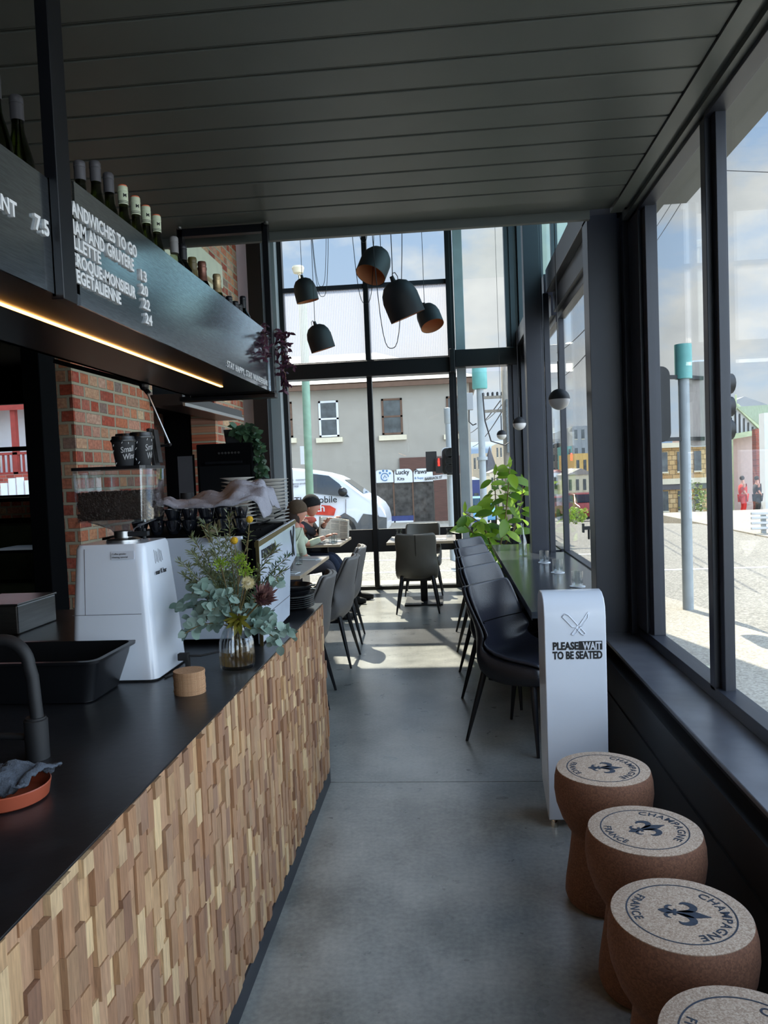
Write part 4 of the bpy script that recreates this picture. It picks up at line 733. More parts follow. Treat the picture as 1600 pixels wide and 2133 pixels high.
for i, (x, y, rz, lb) in enumerate(((.4975, 2.68, 0, 'cork stool farthest from the viewer, against the white waiting sign'), (.525, 2.22, .35, 'cork stool second from the sign, its lily emblem pointing up right'), (.503, 1.795, -.28, 'cork stool third from the sign, its whole top and emblem in view'), (.505, 1.385, -.1, 'nearest cork stool, cut off at the bottom right corner'))):
    o = stl if i == 0 else dup(stl); o.location = (x, y, 0); o.rotation_euler = (0, 0, rz); o['label'] = lb
# ================================================================ WAITING SIGN
sg_ = thing('waiting_sign', (.495, 3.22, 0), 'white curved floor sign asking guests to wait to be seated', 'sign')
prof = [(0, .035), (-.022, .5), (-.03, .90), (-.022, .945), (0, .975), (.04, .995), (.09, 1.0), (.14, .992), (.18, .97), (.2, .93), (.215, .5), (.22, .13), (.03, .035)]
b = MB(); b.prism([(p[0], p[1]) for p in prof], (-.125, 0, 0), (0, 1, 0), (0, 0, 1), .25); b.build('sign_body', 'white_gloss', sg_, smooth='auto', bevel=.003)
for xx in (-.10, .10): b = MB(); b.lathe([(.016, 0), (.016, .03), (.012, .036)], 14, (xx, .02, 0)); b.build('foot', 'chrome', sg_, smooth='auto')
b = MB(); b.lathe([(.016, 0), (.016, .03), (.01, .14)], 14, (0, .19, 0)); b.build('foot', 'chrome', sg_, smooth='auto')
fw = Vector((0, -.022/.465, 1)); fy = lambda z: -.022*(z-.035)/.465 if z < .5 else -.022-.008*(z-.5)/.4
def st(s_, x, z, size, m, sx=1, nm='lettering'): return text(nm, s_, m, sg_, (x, fy(z)-.0012, z), (1, 0, 0), (0, -.02, 1), size, .0006, 'LEFT', sx, .035)
def fit(s_, x0, x1, z, size, m, nm='lettering'):
    me = text_mesh(s_, size, 0, 'LEFT', 1, .035); w_ = max(v.co.x for v in me.vertices); bpy.data.meshes.remove(me); st(s_, x0, z, size, m, (x1-x0)/w_, nm)
fit('PLEASE', -.093, .012, .768, .044, 'black_ink'); fit('TO BE SEATED', -.093, .108, .729, .044, 'black_ink')
b = MB(); b.box(.014, .108, -.0315, -.0295, .766, .802); b.build('text_panel', 'black_ink', sg_)
me_ = fit('WAIT', .030, .104, .7685, .042, 'white_satin'); [setattr(o, 'location', (0, -.0035, 0)) for o in sg_.children if o.data and o.data.name.startswith('lettering') and o.data.materials[0].name == 'white_satin']
b = MB(); fzy = -.0315
def em3(pts): b.tube([(p[0], fzy+.001, p[1]) for p in pts], .0022, 6)
em3([(-.052, .905), (-.040, .918), (-.026, .912), (.012, .868), (.004, .860), (-.012, .862), (-.052, .905)]); em3([(.012, .868), (.035, .842), (.042, .834), (.034, .828), (.024, .834), (.004, .858)]); em3([(.055, .922), (.052, .898), (.024, .862), (.015, .868), (.055, .922)]); em3([(.015, .868), (-.008, .842), (-.016, .832), (-.006, .828), (.006, .838), (.024, .862)])
b.build('knife_emblem', 'white_gloss', sg_, smooth=True)
# ================================================================ CHAIRS
def make_chair(inner, outer, cat_label, group):
    r = thing('dining_chair', (0, 0, 0), cat_label, 'chair', group=group)
    sec = [(.235, .452, .205, .004, 0), (.20, .468, .215, .008, .1), (.08, .462, .225, .02, .05), (-.05, .452, .232, .055, .05), (-.14, .458, .234, .10, -.25), (-.185, .50, .230, .125, -.8), (-.205, .57, .222, .125, -1.25), (-.225, .65, .215, .10, -1.35), (-.245, .74, .222, .075, -1.38), (-.262, .82, .222, .055, -1.38), (-.27, .858, .212, .045, -1.38), (-.273, .868, .198, .04, -1.38)]
    NU = 12
    def surf(off, ws=1.0, seam=False):
        rows = []
        for i, (x, z, w, rs, an) in enumerate(sec):
            nx, nz = -math.sin(an), math.cos(an); row = []
            for k in range(NU+1):
                u = k/NU*2-1; e = abs(u)**2.4*rs; oo_ = off-(.010 if seam and i == 7 else 0)-((.055, .075, .085, .085, .07, .035, .015, 0, 0, 0, 0, 0)[i] if off < 0 else 0); e *= (.25, .25, .25, .3, .55, .85, 1, 1, 1, 1, 1, 1)[i] if off < 0 else 1
                row.append(Vector((x+nx*(e+oo_), u*w*ws, z+nz*(e+oo_))))
            rows.append(row)
        return rows
    def shell(o1, o2, ws1, ws2, seam):
        A = surf(o1, ws1, seam); B = surf(o2, ws2); b = MB(); n = NU+1; m = len(A)
        for Rr in (A, B):
            for row in Rr: b.v += [tuple(p) for p in row]
        q = m*n
        for i in range(m-1):
            for k in range(NU): a = i*n+k; b.f.append((a, a+1, a+n+1, a+n)); b.f.append((q+a, q+a+n, q+a+n+1, q+a+1))
        for i in range(m-1): a = i*n; b.f.append((a, a+n, q+a+n, q+a)); a = i*n+NU; b.f.append((a, q+a, q+a+n, a+n))
        for k in range(NU): b.f.append((k, q+k, q+k+1, k+1)); a = (m-1)*n+k; b.f.append((a, a+1, q+a+1, q+a))
        return b
    shell(.026, .002, .97, .99, True).build('cushion', inner, r, smooth=True, sub=1)
    shell(.003, -.028, 1.0, 1.03, False).build('seat_shell', outer, r, smooth=True, sub=1)
    b = MB(); pts = []
    for (x, z, w, rs, an) in sec[4:]: pts.append((x+math.sin(an)*.0295, 0, z-math.cos(an)*.0295))
    b.tube(pts, .0022, 6); b.build('back_seam', 'deep_black', r)
    sm_ = surf(.022, .95)[7]; b = MB(); b.tube(sm_, .0025, 6); b.build('cushion_seam', 'deep_black', r)
    b = MB(); b.box(-.13, .16, -.15, .15, .345, .375); b.build('seat_frame', 'leg_metal', r)
    for (sx, sy) in ((1, 1), (1, -1), (-1, 1), (-1, -1)):
        b = MB(); t0 = Vector((sx*.165+(.0 if sx > 0 else .02), sy*.165, .40)); t1 = Vector((sx*.225-(.0 if sx > 0 else .01), sy*.232, 0)); b.tube([t0, t0.lerp(t1, .5), t1+Vector((0, 0, .0))], [.019, .015, .0085], 10); b.build('leg', 'leg_metal', r, smooth='auto')
    return r
ch = make_chair('leather_dark', 'leather_dark_shell', '', 'dark leather chairs along the window bar')
for i, (dx, dy) in enumerate(((0, 0), (-.012, .82), (-.02, 1.5), (-.03, 2.16), (-.03, 2.98))):
    o = ch if i == 0 else dup(ch); o.location = (.375+dx, 4.335+dy, 0); o.rotation_euler = (0, 0, -.645)
    o['label'] = 'dark leather chair at the window bar, %s in the row' % ('nearest the viewer', 'second from the waiting sign', 'middle one of five', 'fourth from the waiting sign', 'farthest, beside the leafy plant')[i]
cg = make_chair('leather_taupe', 'leather_taupe', 'taupe leather chair seen from behind at the table in front of the glass', 'taupe chairs at the front table'); cg.location = (-.385, 8.46, 0); cg.rotation_euler = (0, 0, PI/2)
dup(cg, (-.36, 9.66, 0), -PI/2, 'taupe leather chair on the far side of the front table against the glass')
cl = make_chair('leather_grey', 'leather_grey', '', 'grey leather chairs along the left tables')
for i, (x, y) in enumerate(((-1.08, 5.11), (-1.05, 6.2), (-1.08, 7.02))):
    o = cl if i == 0 else dup(cl); o.location = (x, y, 0); o.rotation_euler = (0, 0, PI+(.05, -.04, .06)[i]); o['label'] = ('grey leather chair nearest the end of the wooden counter', 'grey leather chair in the middle of the left row', 'grey leather chair farthest along the left row by the black shoe')[i]
# ================================================================ TABLES
def table(name, x0, x1, y0, y1, z, lb, edge='wood_edge', ped=True):
    r = thing(name, ((x0+x1)/2, (y0+y1)/2, 0), lb, 'table', group='wooden topped dining tables'); a, c = (x1-x0)/2, (y1-y0)/2
    b = MB(); b.box(-a, a, -c, c, z-.022, z); b.build('tabletop', 'table_wood', r, bevel=.002)
    b = MB(); b.box(-a-.002, a+.002, -c-.002, c+.002, z-.030, z-.003); b.build('edge_band', edge, r)
    b = MB(); b.box(-.04, .04, -.04, .04, .02, z-.03); b.box(-.2, .2, -.03, .03, z-.06, z-.03); b.build('pedestal', 'black_steel', r)
    b = MB(); b.box(-.22, .22, -.3, .3, 0, .018); b.build('base_plate', 'black_steel', r, bevel=.003)
    return r
table('dining_table', -.73, .05, 8.62, 9.45, .75, 'wooden topped table in front of the street glass with two tumblers')
table('dining_table', -1.85, -1.2, 5.95, 7.42, .75, 'long wooden topped table behind the espresso machine')
table('dining_table', -1.78, -1.26, 8.62, 9.62, .75, 'wooden topped table where two guests sit with a newspaper')
def tumbler(p, lb, par=None, grp='clear tumblers on the tables', h=.095, r0=.036):
    r = thing('glass_tumbler', p, lb, 'glass', group=grp); b = MB(); b.lathe([(.001, 0), (r0-.004, 0), (r0, .004), (r0, h), (r0-.003, h), (r0-.004, .010), (.001, .010)], 24); b.build('glass_body', 'clear_glass', r, smooth='auto'); return r
for (p, lb) in (((-.62, 9.2, .75), 'tumbler on the left of the front table'), ((-.02, 9.1, .75), 'tumbler on the right of the front table'), ((-1.36, 6.72, .75), 'taller tumbler at the far end of the long table'), ((-1.36, 6.3, .75), 'tumbler nearer on the long table beside the machine'), ((-1.38, 8.8, .75), 'tumbler on the table of the two guests'), ((-1.34, 8.72, .75), 'second tumbler at the near edge of the guests table')):
    tumbler(p, lb, h=.10)
def cutlery(p, rz, lb):
    r = thing('cutlery_set', p, lb, 'cutlery', rz, group='cutlery laid on the tables'); b = MB(); b.box(-.06, .06, -.10, .10, 0, .006); b.build('napkin', 'white_wall', r, bevel=.002); b = MB(); b.box(-.012, -.004, -.09, .10, .006, .009); b.build('knife', 'brushed_steel', r); b = MB(); b.box(.008, .014, -.09, .02, .006, .009); b.box(.003, .019, .02, .09, .006, .009); b.build('fork', 'brushed_steel', r)
cutlery((-.45, 8.85, .75), 0, 'napkin and cutlery on the left half of the front table'); cutlery((-.12, 8.85, .75), .1, 'napkin and cutlery on the right half of the front table'); cutlery((-1.33, 7.1, .75), 1.2, 'napkin and cutlery at the far end of the long table'); cutlery((-1.34, 6.1, .75), 1.4, 'napkin and cutlery at the near end of the long table'); cutlery((-1.42, 9.05, .75), 1.2, 'napkin and cutlery beside the newspaper reader')
def carafe(p, lb, h=.27):
    r = thing('water_bottle', p, lb, 'bottle', group='clear water bottles'); b = MB(); b.lathe([(.001, .004), (.034, 0), (.037, .008), (.037, .12), (.030, .16), (.015, .20), (.0135, h-.01), (.016, h), (.0135, h), (.0115, h-.01), (.013, .20), (.028, .158), (.034, .12), (.034, .012), (.001, .01)], 24); b.build('glass_body', 'clear_glass', r, smooth='auto'); b = MB(); b.lathe([(.001, .0105), (.0335, .0125), (.0335, .11), (.001, .11)], 20); b.build('water', 'clear_glass', r, smooth='auto')
carafe((-1.37, 9.3, .75), 'clear water bottle on the table of the two guests')
cf = thing('coffee_cup', (-1.56, 8.85, .75), 'dark coffee cup on a saucer before the guests', 'cup'); b = MB(); b.lathe([(.001, .012), (.02, .01), (.038, .055), (.040, .06), (.036, .055), (.018, .016), (.001, .016)], 20); b.build('bowl', 'ceramic_black', cf, smooth='auto'); b = MB(); b.lathe([(.001, .002), (.04, 0), (.07, .01), (.069, .012), (.04, .005), (.001, .005)], 24); b.build('saucer', 'ceramic_white', cf, smooth='auto')
pg = thing('pepper_mill', (-1.31, 9.25, .75), 'dark wooden pepper mill on the guests table', 'pepper mill'); b = MB(); b.lathe([(.001, 0), (.028, 0), (.03, .01), (.022, .07), (.02, .12), (.027, .16), (.027, .165)], 16); b.build('mill_body', 'hair_brown', pg, smooth='auto'); b = MB(); b.lathe([(.026, .166), (.022, .19), (.012, .205), (.001, .21)], 16); b.build('mill_head', 'hair_brown', pg, smooth='auto')
# window bar
wb = thing('window_bar', (.42, 6, 0), 'long dark stone topped bar under the right hand windows', 'counter')
b = MB(); zt, zb = .75, .715
b.box(0, .31, -1.85, 1.97, zb, zt); b.box(.31, .39, -1.85, 1.09, zb, zt); b.box(.39, .61, -1.37, 1.09, zb, zt); b.box(.31, .61, 1.27, 1.97, zb, zt); b.build('bar_top', 'bar_top', wb)
b = MB(); b.box(-.004, .0, -1.852, 1.972, zb-.01, zt); b.build('edge_strip', 'black_steel', wb)
for yy in (-1.25, .2, 1.8): b = MB(); b.box(.16, .24, yy, yy+.08, 0, zb); b.build('support_leg', 'black_steel', wb)
for (px, py, lb) in ((1134, 1172, 'tumbler on a pale coaster farthest along the window bar'), (1162, 1193, 'tumbler on a pale coaster in the middle of the window bar'), (1203, 1222, 'tumbler on the window bar just behind the waiting sign')):
    p = P(px, py, z=.75); c_ = thing('drink_coaster', p, lb.replace('tumbler on a pale coaster', 'pale round coaster').replace('tumbler', 'pale round coaster'), 'coaster', group='pale coasters on the window bar'); b = MB(); b.lathe([(.001, 0), (.05, 0), (.05, .004), (.001, .004)], 28); b.build('disc', 'white_wall', c_)
    tumbler(p+Vector((0, 0, .0045)), lb, grp='tumblers on the window bar', h=.095, r0=.037)
carafe(P(1090, 1158, z=.75), 'clear water bottle beside the far column on the window bar', .29)
# ================================================================ RUBBER PLANT
rp = thing('rubber_plant', (.50, 8.75, 0), 'leafy green rubber plant in a dark planter at the end of the window bar', 'plant'); o0 = Vector(rp.location)
b = MB(); b.loft([rr(-.2, .2, -.2, .2, .03, 0), rr(-.22, .22, -.22, .22, .03, .44), rr(-.2, .2, -.2, .2, .03, .44), rr(-.19, .19, -.19, .19, .03, .40)]); b.build('planter', 'pot_black', rp, smooth='auto')
b = MB(); b.box(-.19, .19, -.19, .19, .38, .405); b.build('soil', 'soil', rp)
stems = [[(1035, 1150), (1052, 1090), (1058, 1030), (1062, 975)], [(1032, 1150), (1034, 1080), (1032, 1030), (1030, 990)], [(1028, 1150), (1012, 1105), (995, 1085), (968, 1068)], [(1040, 1150), (1072, 1100), (1085, 1050), (1090, 1010)], [(1022, 1150), (1005, 1125), (985, 1110), (975, 1098)], [(1018, 1155), (1010, 1150), (1015, 1160), (1030, 1175)]]
b = MB(); lf = MB(); RL = random.Random(11)
for si, sp_ in enumerate(stems):
    yy = 8.75+(-.12, .05, -.15, .1, -.2, -.25)[si]; pts = [P(a, c, y=yy)-o0 for a, c in sp_]; pts[0].x *= .3; pts[0].z = min(pts[0].z, .5) if si < 5 else .42
    fine = []
    for i in range(len(pts)-1):
        for k in range(5): fine.append(pts[i].lerp(pts[i+1], k/5))
    fine.append(pts[-1]); b.tube(fine, [.010-.006*i/len(fine) for i in range(len(fine))], 8)
    for i in range(3, len(fine)):
        for rep in range(1 if i % 2 else 2):
            a = i*2.4+rep*2.7+si; dv = Vector((math.cos(a), math.sin(a)*.9, RL.uniform(-.5, .75))).normalized(); L_ = RL.uniform(.15, .25)
            base_ = fine[i]; q = base_+dv*.03; b.tube([base_, q], .003, 5); lf.leaf(q, (dv+Vector((0, 0, -.25))).normalized(), Vector((RL.uniform(-.4, .4), -.7, .6)), L_, L_*.46, 6, .28, True)
    lf.leaf(fine[-1], (RL.uniform(-.2, .2), 0, 1), (0, -1, .1), .13, .045, 6, .05)
b.build('stems', 'leaf_stem', rp, smooth=True); lf.build('foliage', 'ficus_leaf', rp, smooth=True)
# trailing plants
def trailing(name, root_, strands, lb, m_, ll, lw, pot, seed):
    RT = random.Random(seed); r = thing(name, root_, lb, 'plant'); o_ = Vector(root_); b = MB(); lf = MB()
    for st_ in strands:
        pts = [Vector(p)-o_ for p in st_]; fine = []
        for i in range(len(pts)-1):
            for k in range(6): fine.append(pts[i].lerp(pts[i+1], k/6)+Vector((RT.uniform(-.006, .006),)*3))
        fine.append(pts[-1]); b.tube(fine, .0018, 5)
        for p in fine:
            for _ in range(2): dv = Vector((RT.uniform(-1, 1), RT.uniform(-1, .6), RT.uniform(-.7, .5))).normalized(); lf.leaf(p, dv, (RT.uniform(-.5, .5), -.8, .5), ll*RT.uniform(.7, 1.2), lw, 4, .3, lw > .6*ll)
    b.build('stems', 'leaf_stem' if m_ != 'purple_leaf' else 'foil_bronze', r); lf.build('foliage', m_, r, smooth=True)
    if pot: pot(r)
    return r
def pt1(r): b = MB(); b.lathe([(.001, 0), (.05, 0), (.062, .10), (.058, .10), (.05, .09), (.001, .09)], 24); b.build('pot', 'pot_black', r, smooth='auto')
yy = 4.12
trailing('trailing_plant', (-1.02, 4.06, 2.18), [[(-1.0, yy, 2.29), (-.92, 4.15, 2.33), (-.86, yy, 2.28), P(598, 720, y=yy), P(600, 760, y=yy)], [(-1.0, yy, 2.29), (-.9, 4.16, 2.30), P(590, 735, y=yy), P(585, 775, y=yy), P(592, 815, y=yy)], [(-1.0, yy, 2.29), (-.9, 4.2, 2.32), P(606, 695, y=yy)], [(-.98, yy, 2.29), P(590, 745, y=yy), P(612, 765, y=yy)], [(-.99, yy, 2.28), P(592, 765, y=yy), P(600, 800, y=yy)], [(-1.0, 4.0, 2.29), (-.94, 3.97, 2.32), P(552, 715, x=-.9), P(545, 735, x=-.9)], [(-1.0, 4.0, 2.29), (-.93, 4.0, 2.32), P(560, 735, x=-.9), P(550, 750, x=-.9)]], 'purple leafed trailing plant spilling over the far end of the hanging shelf', 'purple_leaf', .034, .017, pt1, 3)
yo = 5.5
def pt2(r): b = MB(); b.loft([rr(-.10, .07, -.07, .07, .02, 0), rr(-.11, .08, -.08, .08, .02, .10)]); b.build('pot', 'pot_black', r, bevel=.004)
trailing('trailing_plant', (-1.52, 5.58, 1.792), [[(-1.48, yo, 1.90), P(520, 900, y=yo), P(532, 925, y=yo), P(545, 950, y=yo), P(548, 992, y=yo)], [(-1.5, yo, 1.90), P(522, 905, y=yo), P(538, 960, y=yo), P(545, 995, y=yo)], [(-1.52, yo, 1.91), P(505, 902, y=yo), P(520, 922, y=yo)], [(-1.52, yo, 1.91), P(495, 905, y=yo)], [(-1.48, yo, 1.90), P(530, 900, y=yo), P(545, 935, y=yo)]], 'green vine in a black pot hanging down the side of the black oven', 'dark_leaf', .065, .042, pt2, 5)
# back bar: oven, frame, counter, hood
ov = thing('black_oven', (-1.615, 5.52, 1.25), 'black oven with a row of small controls on the back bar', 'oven'); b = MB(); b.box(-.2, .21, -.08, .3, 0, .54); b.build('cabinet', 'deep_black', ov, bevel=.008); b = MB(); b.box(-.18, .19, -.086, -.08, .04, .38); b.build('door', 'black_plastic', ov); b = MB(); b.box(-.13, .14, -.11, -.095, .395, .41); b.build('handle', 'black_steel', ov)
for k in range(7): b = MB(); b.lathe([(.001, 0), (.008, 0), (.008, .01), (.001, .01)], 10, (-.03+.024*k, -.082, .47), Matrix.Rotation(PI/2, 3, 'X')); b.build('control_knob', 'brushed_steel', ov)
bb = thing('back_bar', (-1.70, 5.6, 0), 'black back bar cupboard under the oven', 'cabinet'); b = MB(); b.box(-.35, .31, -.2, .3, 1.2, 1.25); b.build('worktop', 'black_steel', bb); b = MB(); b.box(-.33, .29, -.18, .28, 0, 1.2); b.build('body', 'deep_black', bb)
pf = thing('framed_picture', (-2.2, 6.45, 1.402), 'small framed pale print leaning beside the oven', 'picture'); pf.location = (-1.90, 5.45, 1.25); b = MB(); b.box(-.07, .06, 0, .02, 0, .47); b.build('frame', 'deep_black', pf); b = MB(); b.box(-.06, .05, -.002, 0, .01, .46); b.build('print', 'cap_grey', pf)
hd = thing('extraction_duct', (-2.35, 7.3, 2.2), 'long dark metal duct along the brick wall under the shelf', 'duct'); b = MB(); b.box(-.24, .05, -.7, 1.25, 0, .10); b.build('duct_body', 'black_steel', hd, bevel=.004); b = MB(); b.box(.05, .07, -.7, 1.25, -.01, .02); b.build('lip', 'brushed_steel', hd)
# dining room pieces at the far left
bt = thing('side_table', (-3.95, 7.4, 0), 'dark high table seen past the black column at the left edge', 'table'); b = MB(); b.box(-.6, .28, -.3, .3, .90, .93); b.build('tabletop', 'black_steel', bt); b = MB(); b.box(-.03, .03, -.03, .03, 0, .9); b.build('leg', 'black_steel', bt)
carafe((-3.90, 7.3, .93), 'clear glass bottle on the dark table at the left edge', .25)
bn = thing('green_banquette', (-4.6, 8.6, 0), 'dark green upholstered banquette under the left window', 'bench'); b = MB(); b.box(-1.6, 1.2, -.3, .05, 0, .46); b.build('seat', 'bench_green', bn, bevel=.03); b = MB(); b.box(-1.6, 1.2, .06, .2, .4, 1.12); b.build('backrest', 'bench_green', bn, bevel=.03)
b2 = thing('dark_banquette', (-2.2, 8.75, 0), 'dark upholstered banquette along the left tables', 'bench'); b = MB(); b.box(-.35, .38, -1.0, .95, 0, .45); b.build('seat', 'leather_dark', b2, bevel=.03); b = MB(); b.box(-.36, -.22, -1.0, .95, .45, .85); b.build('backrest', 'leather_dark', b2, bevel=.03)
# ================================================================ PENDANT LAMPS
def bell(cap, op, y, yo, lb, s=1.0):
    a = P(cap[0], cap[1], y=y); c = P(op[0], op[1], y=y+yo); d = (c-a).normalized(); r = thing('pendant_lamp', a, lb, 'lamp', group='black bell pendant lamps')
    Mx = d.to_track_quat('-Z', 'Y').to_matrix(); Ls = .27*s; Rd = .125*s
    pr = [(.001, -.0), (.016, -.0), (.018, -.012), (.045*s, -.016), (.085*s, -.038), (.112*s, -.08), (Rd, -.13*s), (Rd, -Ls)]
    b = MB(); b.lathe(pr, 40, m=Mx); b.build('shade', 'black_matte', r, smooth='auto') 
    me = r.children[0].data; bm = bmesh.new(); bm.from_mesh(me); fs = [f for f in bm.faces if len(f.verts) > 4]; bmesh.ops.delete(bm, geom=[f for f in fs if all(abs((Mx.inverted() @ v.co).z+Ls) < .002 for v in f.verts)], context='FACES_ONLY'); bm.to_mesh(me); bm.free()
    b = MB(); b.lathe([(max(.001, q-.004), z-(.004 if z > -Ls+.01 else -.001)) for q, z in pr[3:]], 40, m=Mx); i_ = b.build('shade_lining', 'lamp_inner', r, smooth='auto')
    me = i_.data; bm = bmesh.new(); bm.from_mesh(me); bmesh.ops.delete(bm, geom=[f for f in bm.faces if len(f.verts) > 4], context='FACES_ONLY'); bm.to_mesh(me); bm.free()
    b = MB(); b.lathe([(.001, .022), (.014, .022), (.016, 0), (.016, -.015), (.001, -.015)], 16, m=Mx); b.build('cap', 'black_matte', r, smooth='auto')
    b = MB(); sgn = 1 if s*0+cap[0] > 760 else -1; pts = [Mx @ Vector(p) for p in ((0, 0, .005), (sgn*.03, 0, .035), (sgn*.07, 0, .03), (sgn*.085, 0, 0), (sgn*.07, 0, -.03))]; b.tube(pts, .003, 6); b.build('tilt_handle', 'black_steel', r, smooth=True)
    b = MB(); b.tube([(0, 0, 0), (0, 0, 2.5), (0, 0, 5.08-a.z)], .003, 6); b.build('cord', 'cord', r); return r, a
def loop(r, a, p0, p1, pb, y, nm='cord'):
    q0 = P(p0[0], p0[1], y=y)-a; q1 = P(p1[0], p1[1], y=y)-a; qb = P(pb[0], pb[1], y=y)-a; q0.z = q1.z = 5.08-a.z; n = 22; b = MB(); pts = []
    for i in range(n+1):
        t = i/n*2-1; z = qb.z+(q0.z-qb.z)*(abs(t)**3.2); pts.append((q0.x+(q1.x-q0.x)*((t+1)/2), q0.y+(q1.y-q0.y)*((t+1)/2), z))
    b.tube(pts, .003, 6); b.build(nm, 'cord', r)
rA, aA = bell((793, 520), (770, 578), 6.4, -.12, 'black bell pendant with its copper inside showing, highest of the group')
rB, aB = bell((818, 582), (846, 650), 5.3, .04, 'largest looking black bell pendant in the middle, tilted to the right')
rC, aC = bell((884, 635), (903, 684), 8.2, -.10, 'black bell pendant with copper inside showing, at the right of the group')
rD, aD = bell((629, 577), (640, 622), 8.5, .03, 'black bell pendant at the upper left of the group')
rE, aE = bell((656, 674), (673, 726), 7.7, .04, 'black bell pendant hanging lowest at the left of the group')
loop(rB, aB, (760, 470), (852, 470), (805, 726), 5.3); loop(rA, aA, (722, 480), (790, 478), (762, 632), 6.4); loop(rA, aA, (735, 478), (778, 478), (755, 505), 6.4); loop(rE, aE, (642, 485), (690, 480), (668, 618), 7.7); loop(rD, aD, (645, 482), (684, 480), (662, 597), 8.5)
def globe(px, py, y, rr_, lb):
    a = P(px, py, y=y); r = thing('globe_pendant', a, lb, 'lamp', group='half black globe pendants over the bar'); k = 12
    b = MB(); b.lathe([(max(.0005, math.sin(PI/2*i/k)*rr_), math.cos(PI/2*i/k)*rr_) for i in range(k+1)][::-1], 32); b.build('top_half', 'black_matte', r, smooth='auto')
    b = MB(); b.lathe([(max(.0005, math.sin(PI/2*i/k)*rr_*.985), -math.cos(PI/2*i/k)*rr_*.985) for i in range(k+1)], 32); b.build('opal_half', 'globe_opal', r, smooth='auto')
    b = MB(); b.tube([(0, 0, rr_*.95), (0, 0, rr_+.17)], .006, 8); b.build('stem', 'black_steel', r); b = MB(); b.tube([(0, 0, rr_+.17), (0, 0, 5.08-a.z)], .0022, 6); b.build('cord', 'cord', r)
globe(1165, 832, 4.9, .066, 'half black globe pendant nearest, by the dark window column'); globe(1082, 882, 7.0, .060, 'half black globe pendant in the middle of the three'); globe(1045, 906, 9.2, .058, 'half black globe pendant farthest, above the rubber plant')
# ================================================================ GUESTS
def head(r, c, rad, yaw, cover, cm, lbm='skin'):
    b = MB(); rings = 18; prof = []
    Rz = Matrix.Rotation(yaw, 3, 'Z'); N = 24
    for i in range(rings+1):
        t = i/rings; z = -math.cos(PI*t); rr0 = max(.001, math.sin(PI*t)); g_ = []
        for k in range(N):
            a = 2*PI*k/N; x = math.cos(a)*rr0; y = math.sin(a)*rr0*.78; zz = z*1.22
            if x > 0 and z < 0: x *= 1-.18*(-z); 
            if z < -.2: x = x*.9+.05; y *= 1+.28*(z+.2)
            f = math.exp(-((a if a < PI else a-2*PI)/.28)**2)
            x += f*.20*math.exp(-((z+.12)/.17)**2)+f*.05*math.exp(-((z+.52)/.08)**2)-.07*math.exp(-((abs(a if a < PI else a-2*PI)-.42)/.2)**2)*math.exp(-((z-.08)/.12)**2)
            g_.append(Rz @ Vector((x*rad, y*rad, zz*rad))+Vector(c))
        b.v += [tuple(p) for p in g_]
    for i in range(rings):
        for k in range(N): a = i*N+k; bq = i*N+(k+1) % N; b.f.append((a, bq, bq+N, a+N))
    for s_ in (-1, 1): b.ball(Vector(c)+Rz @ Vector((-.05*rad, s_*.80*rad, -.05*rad)), rad*.2, 8, 6, (.7, .4, 1.3))
    return b
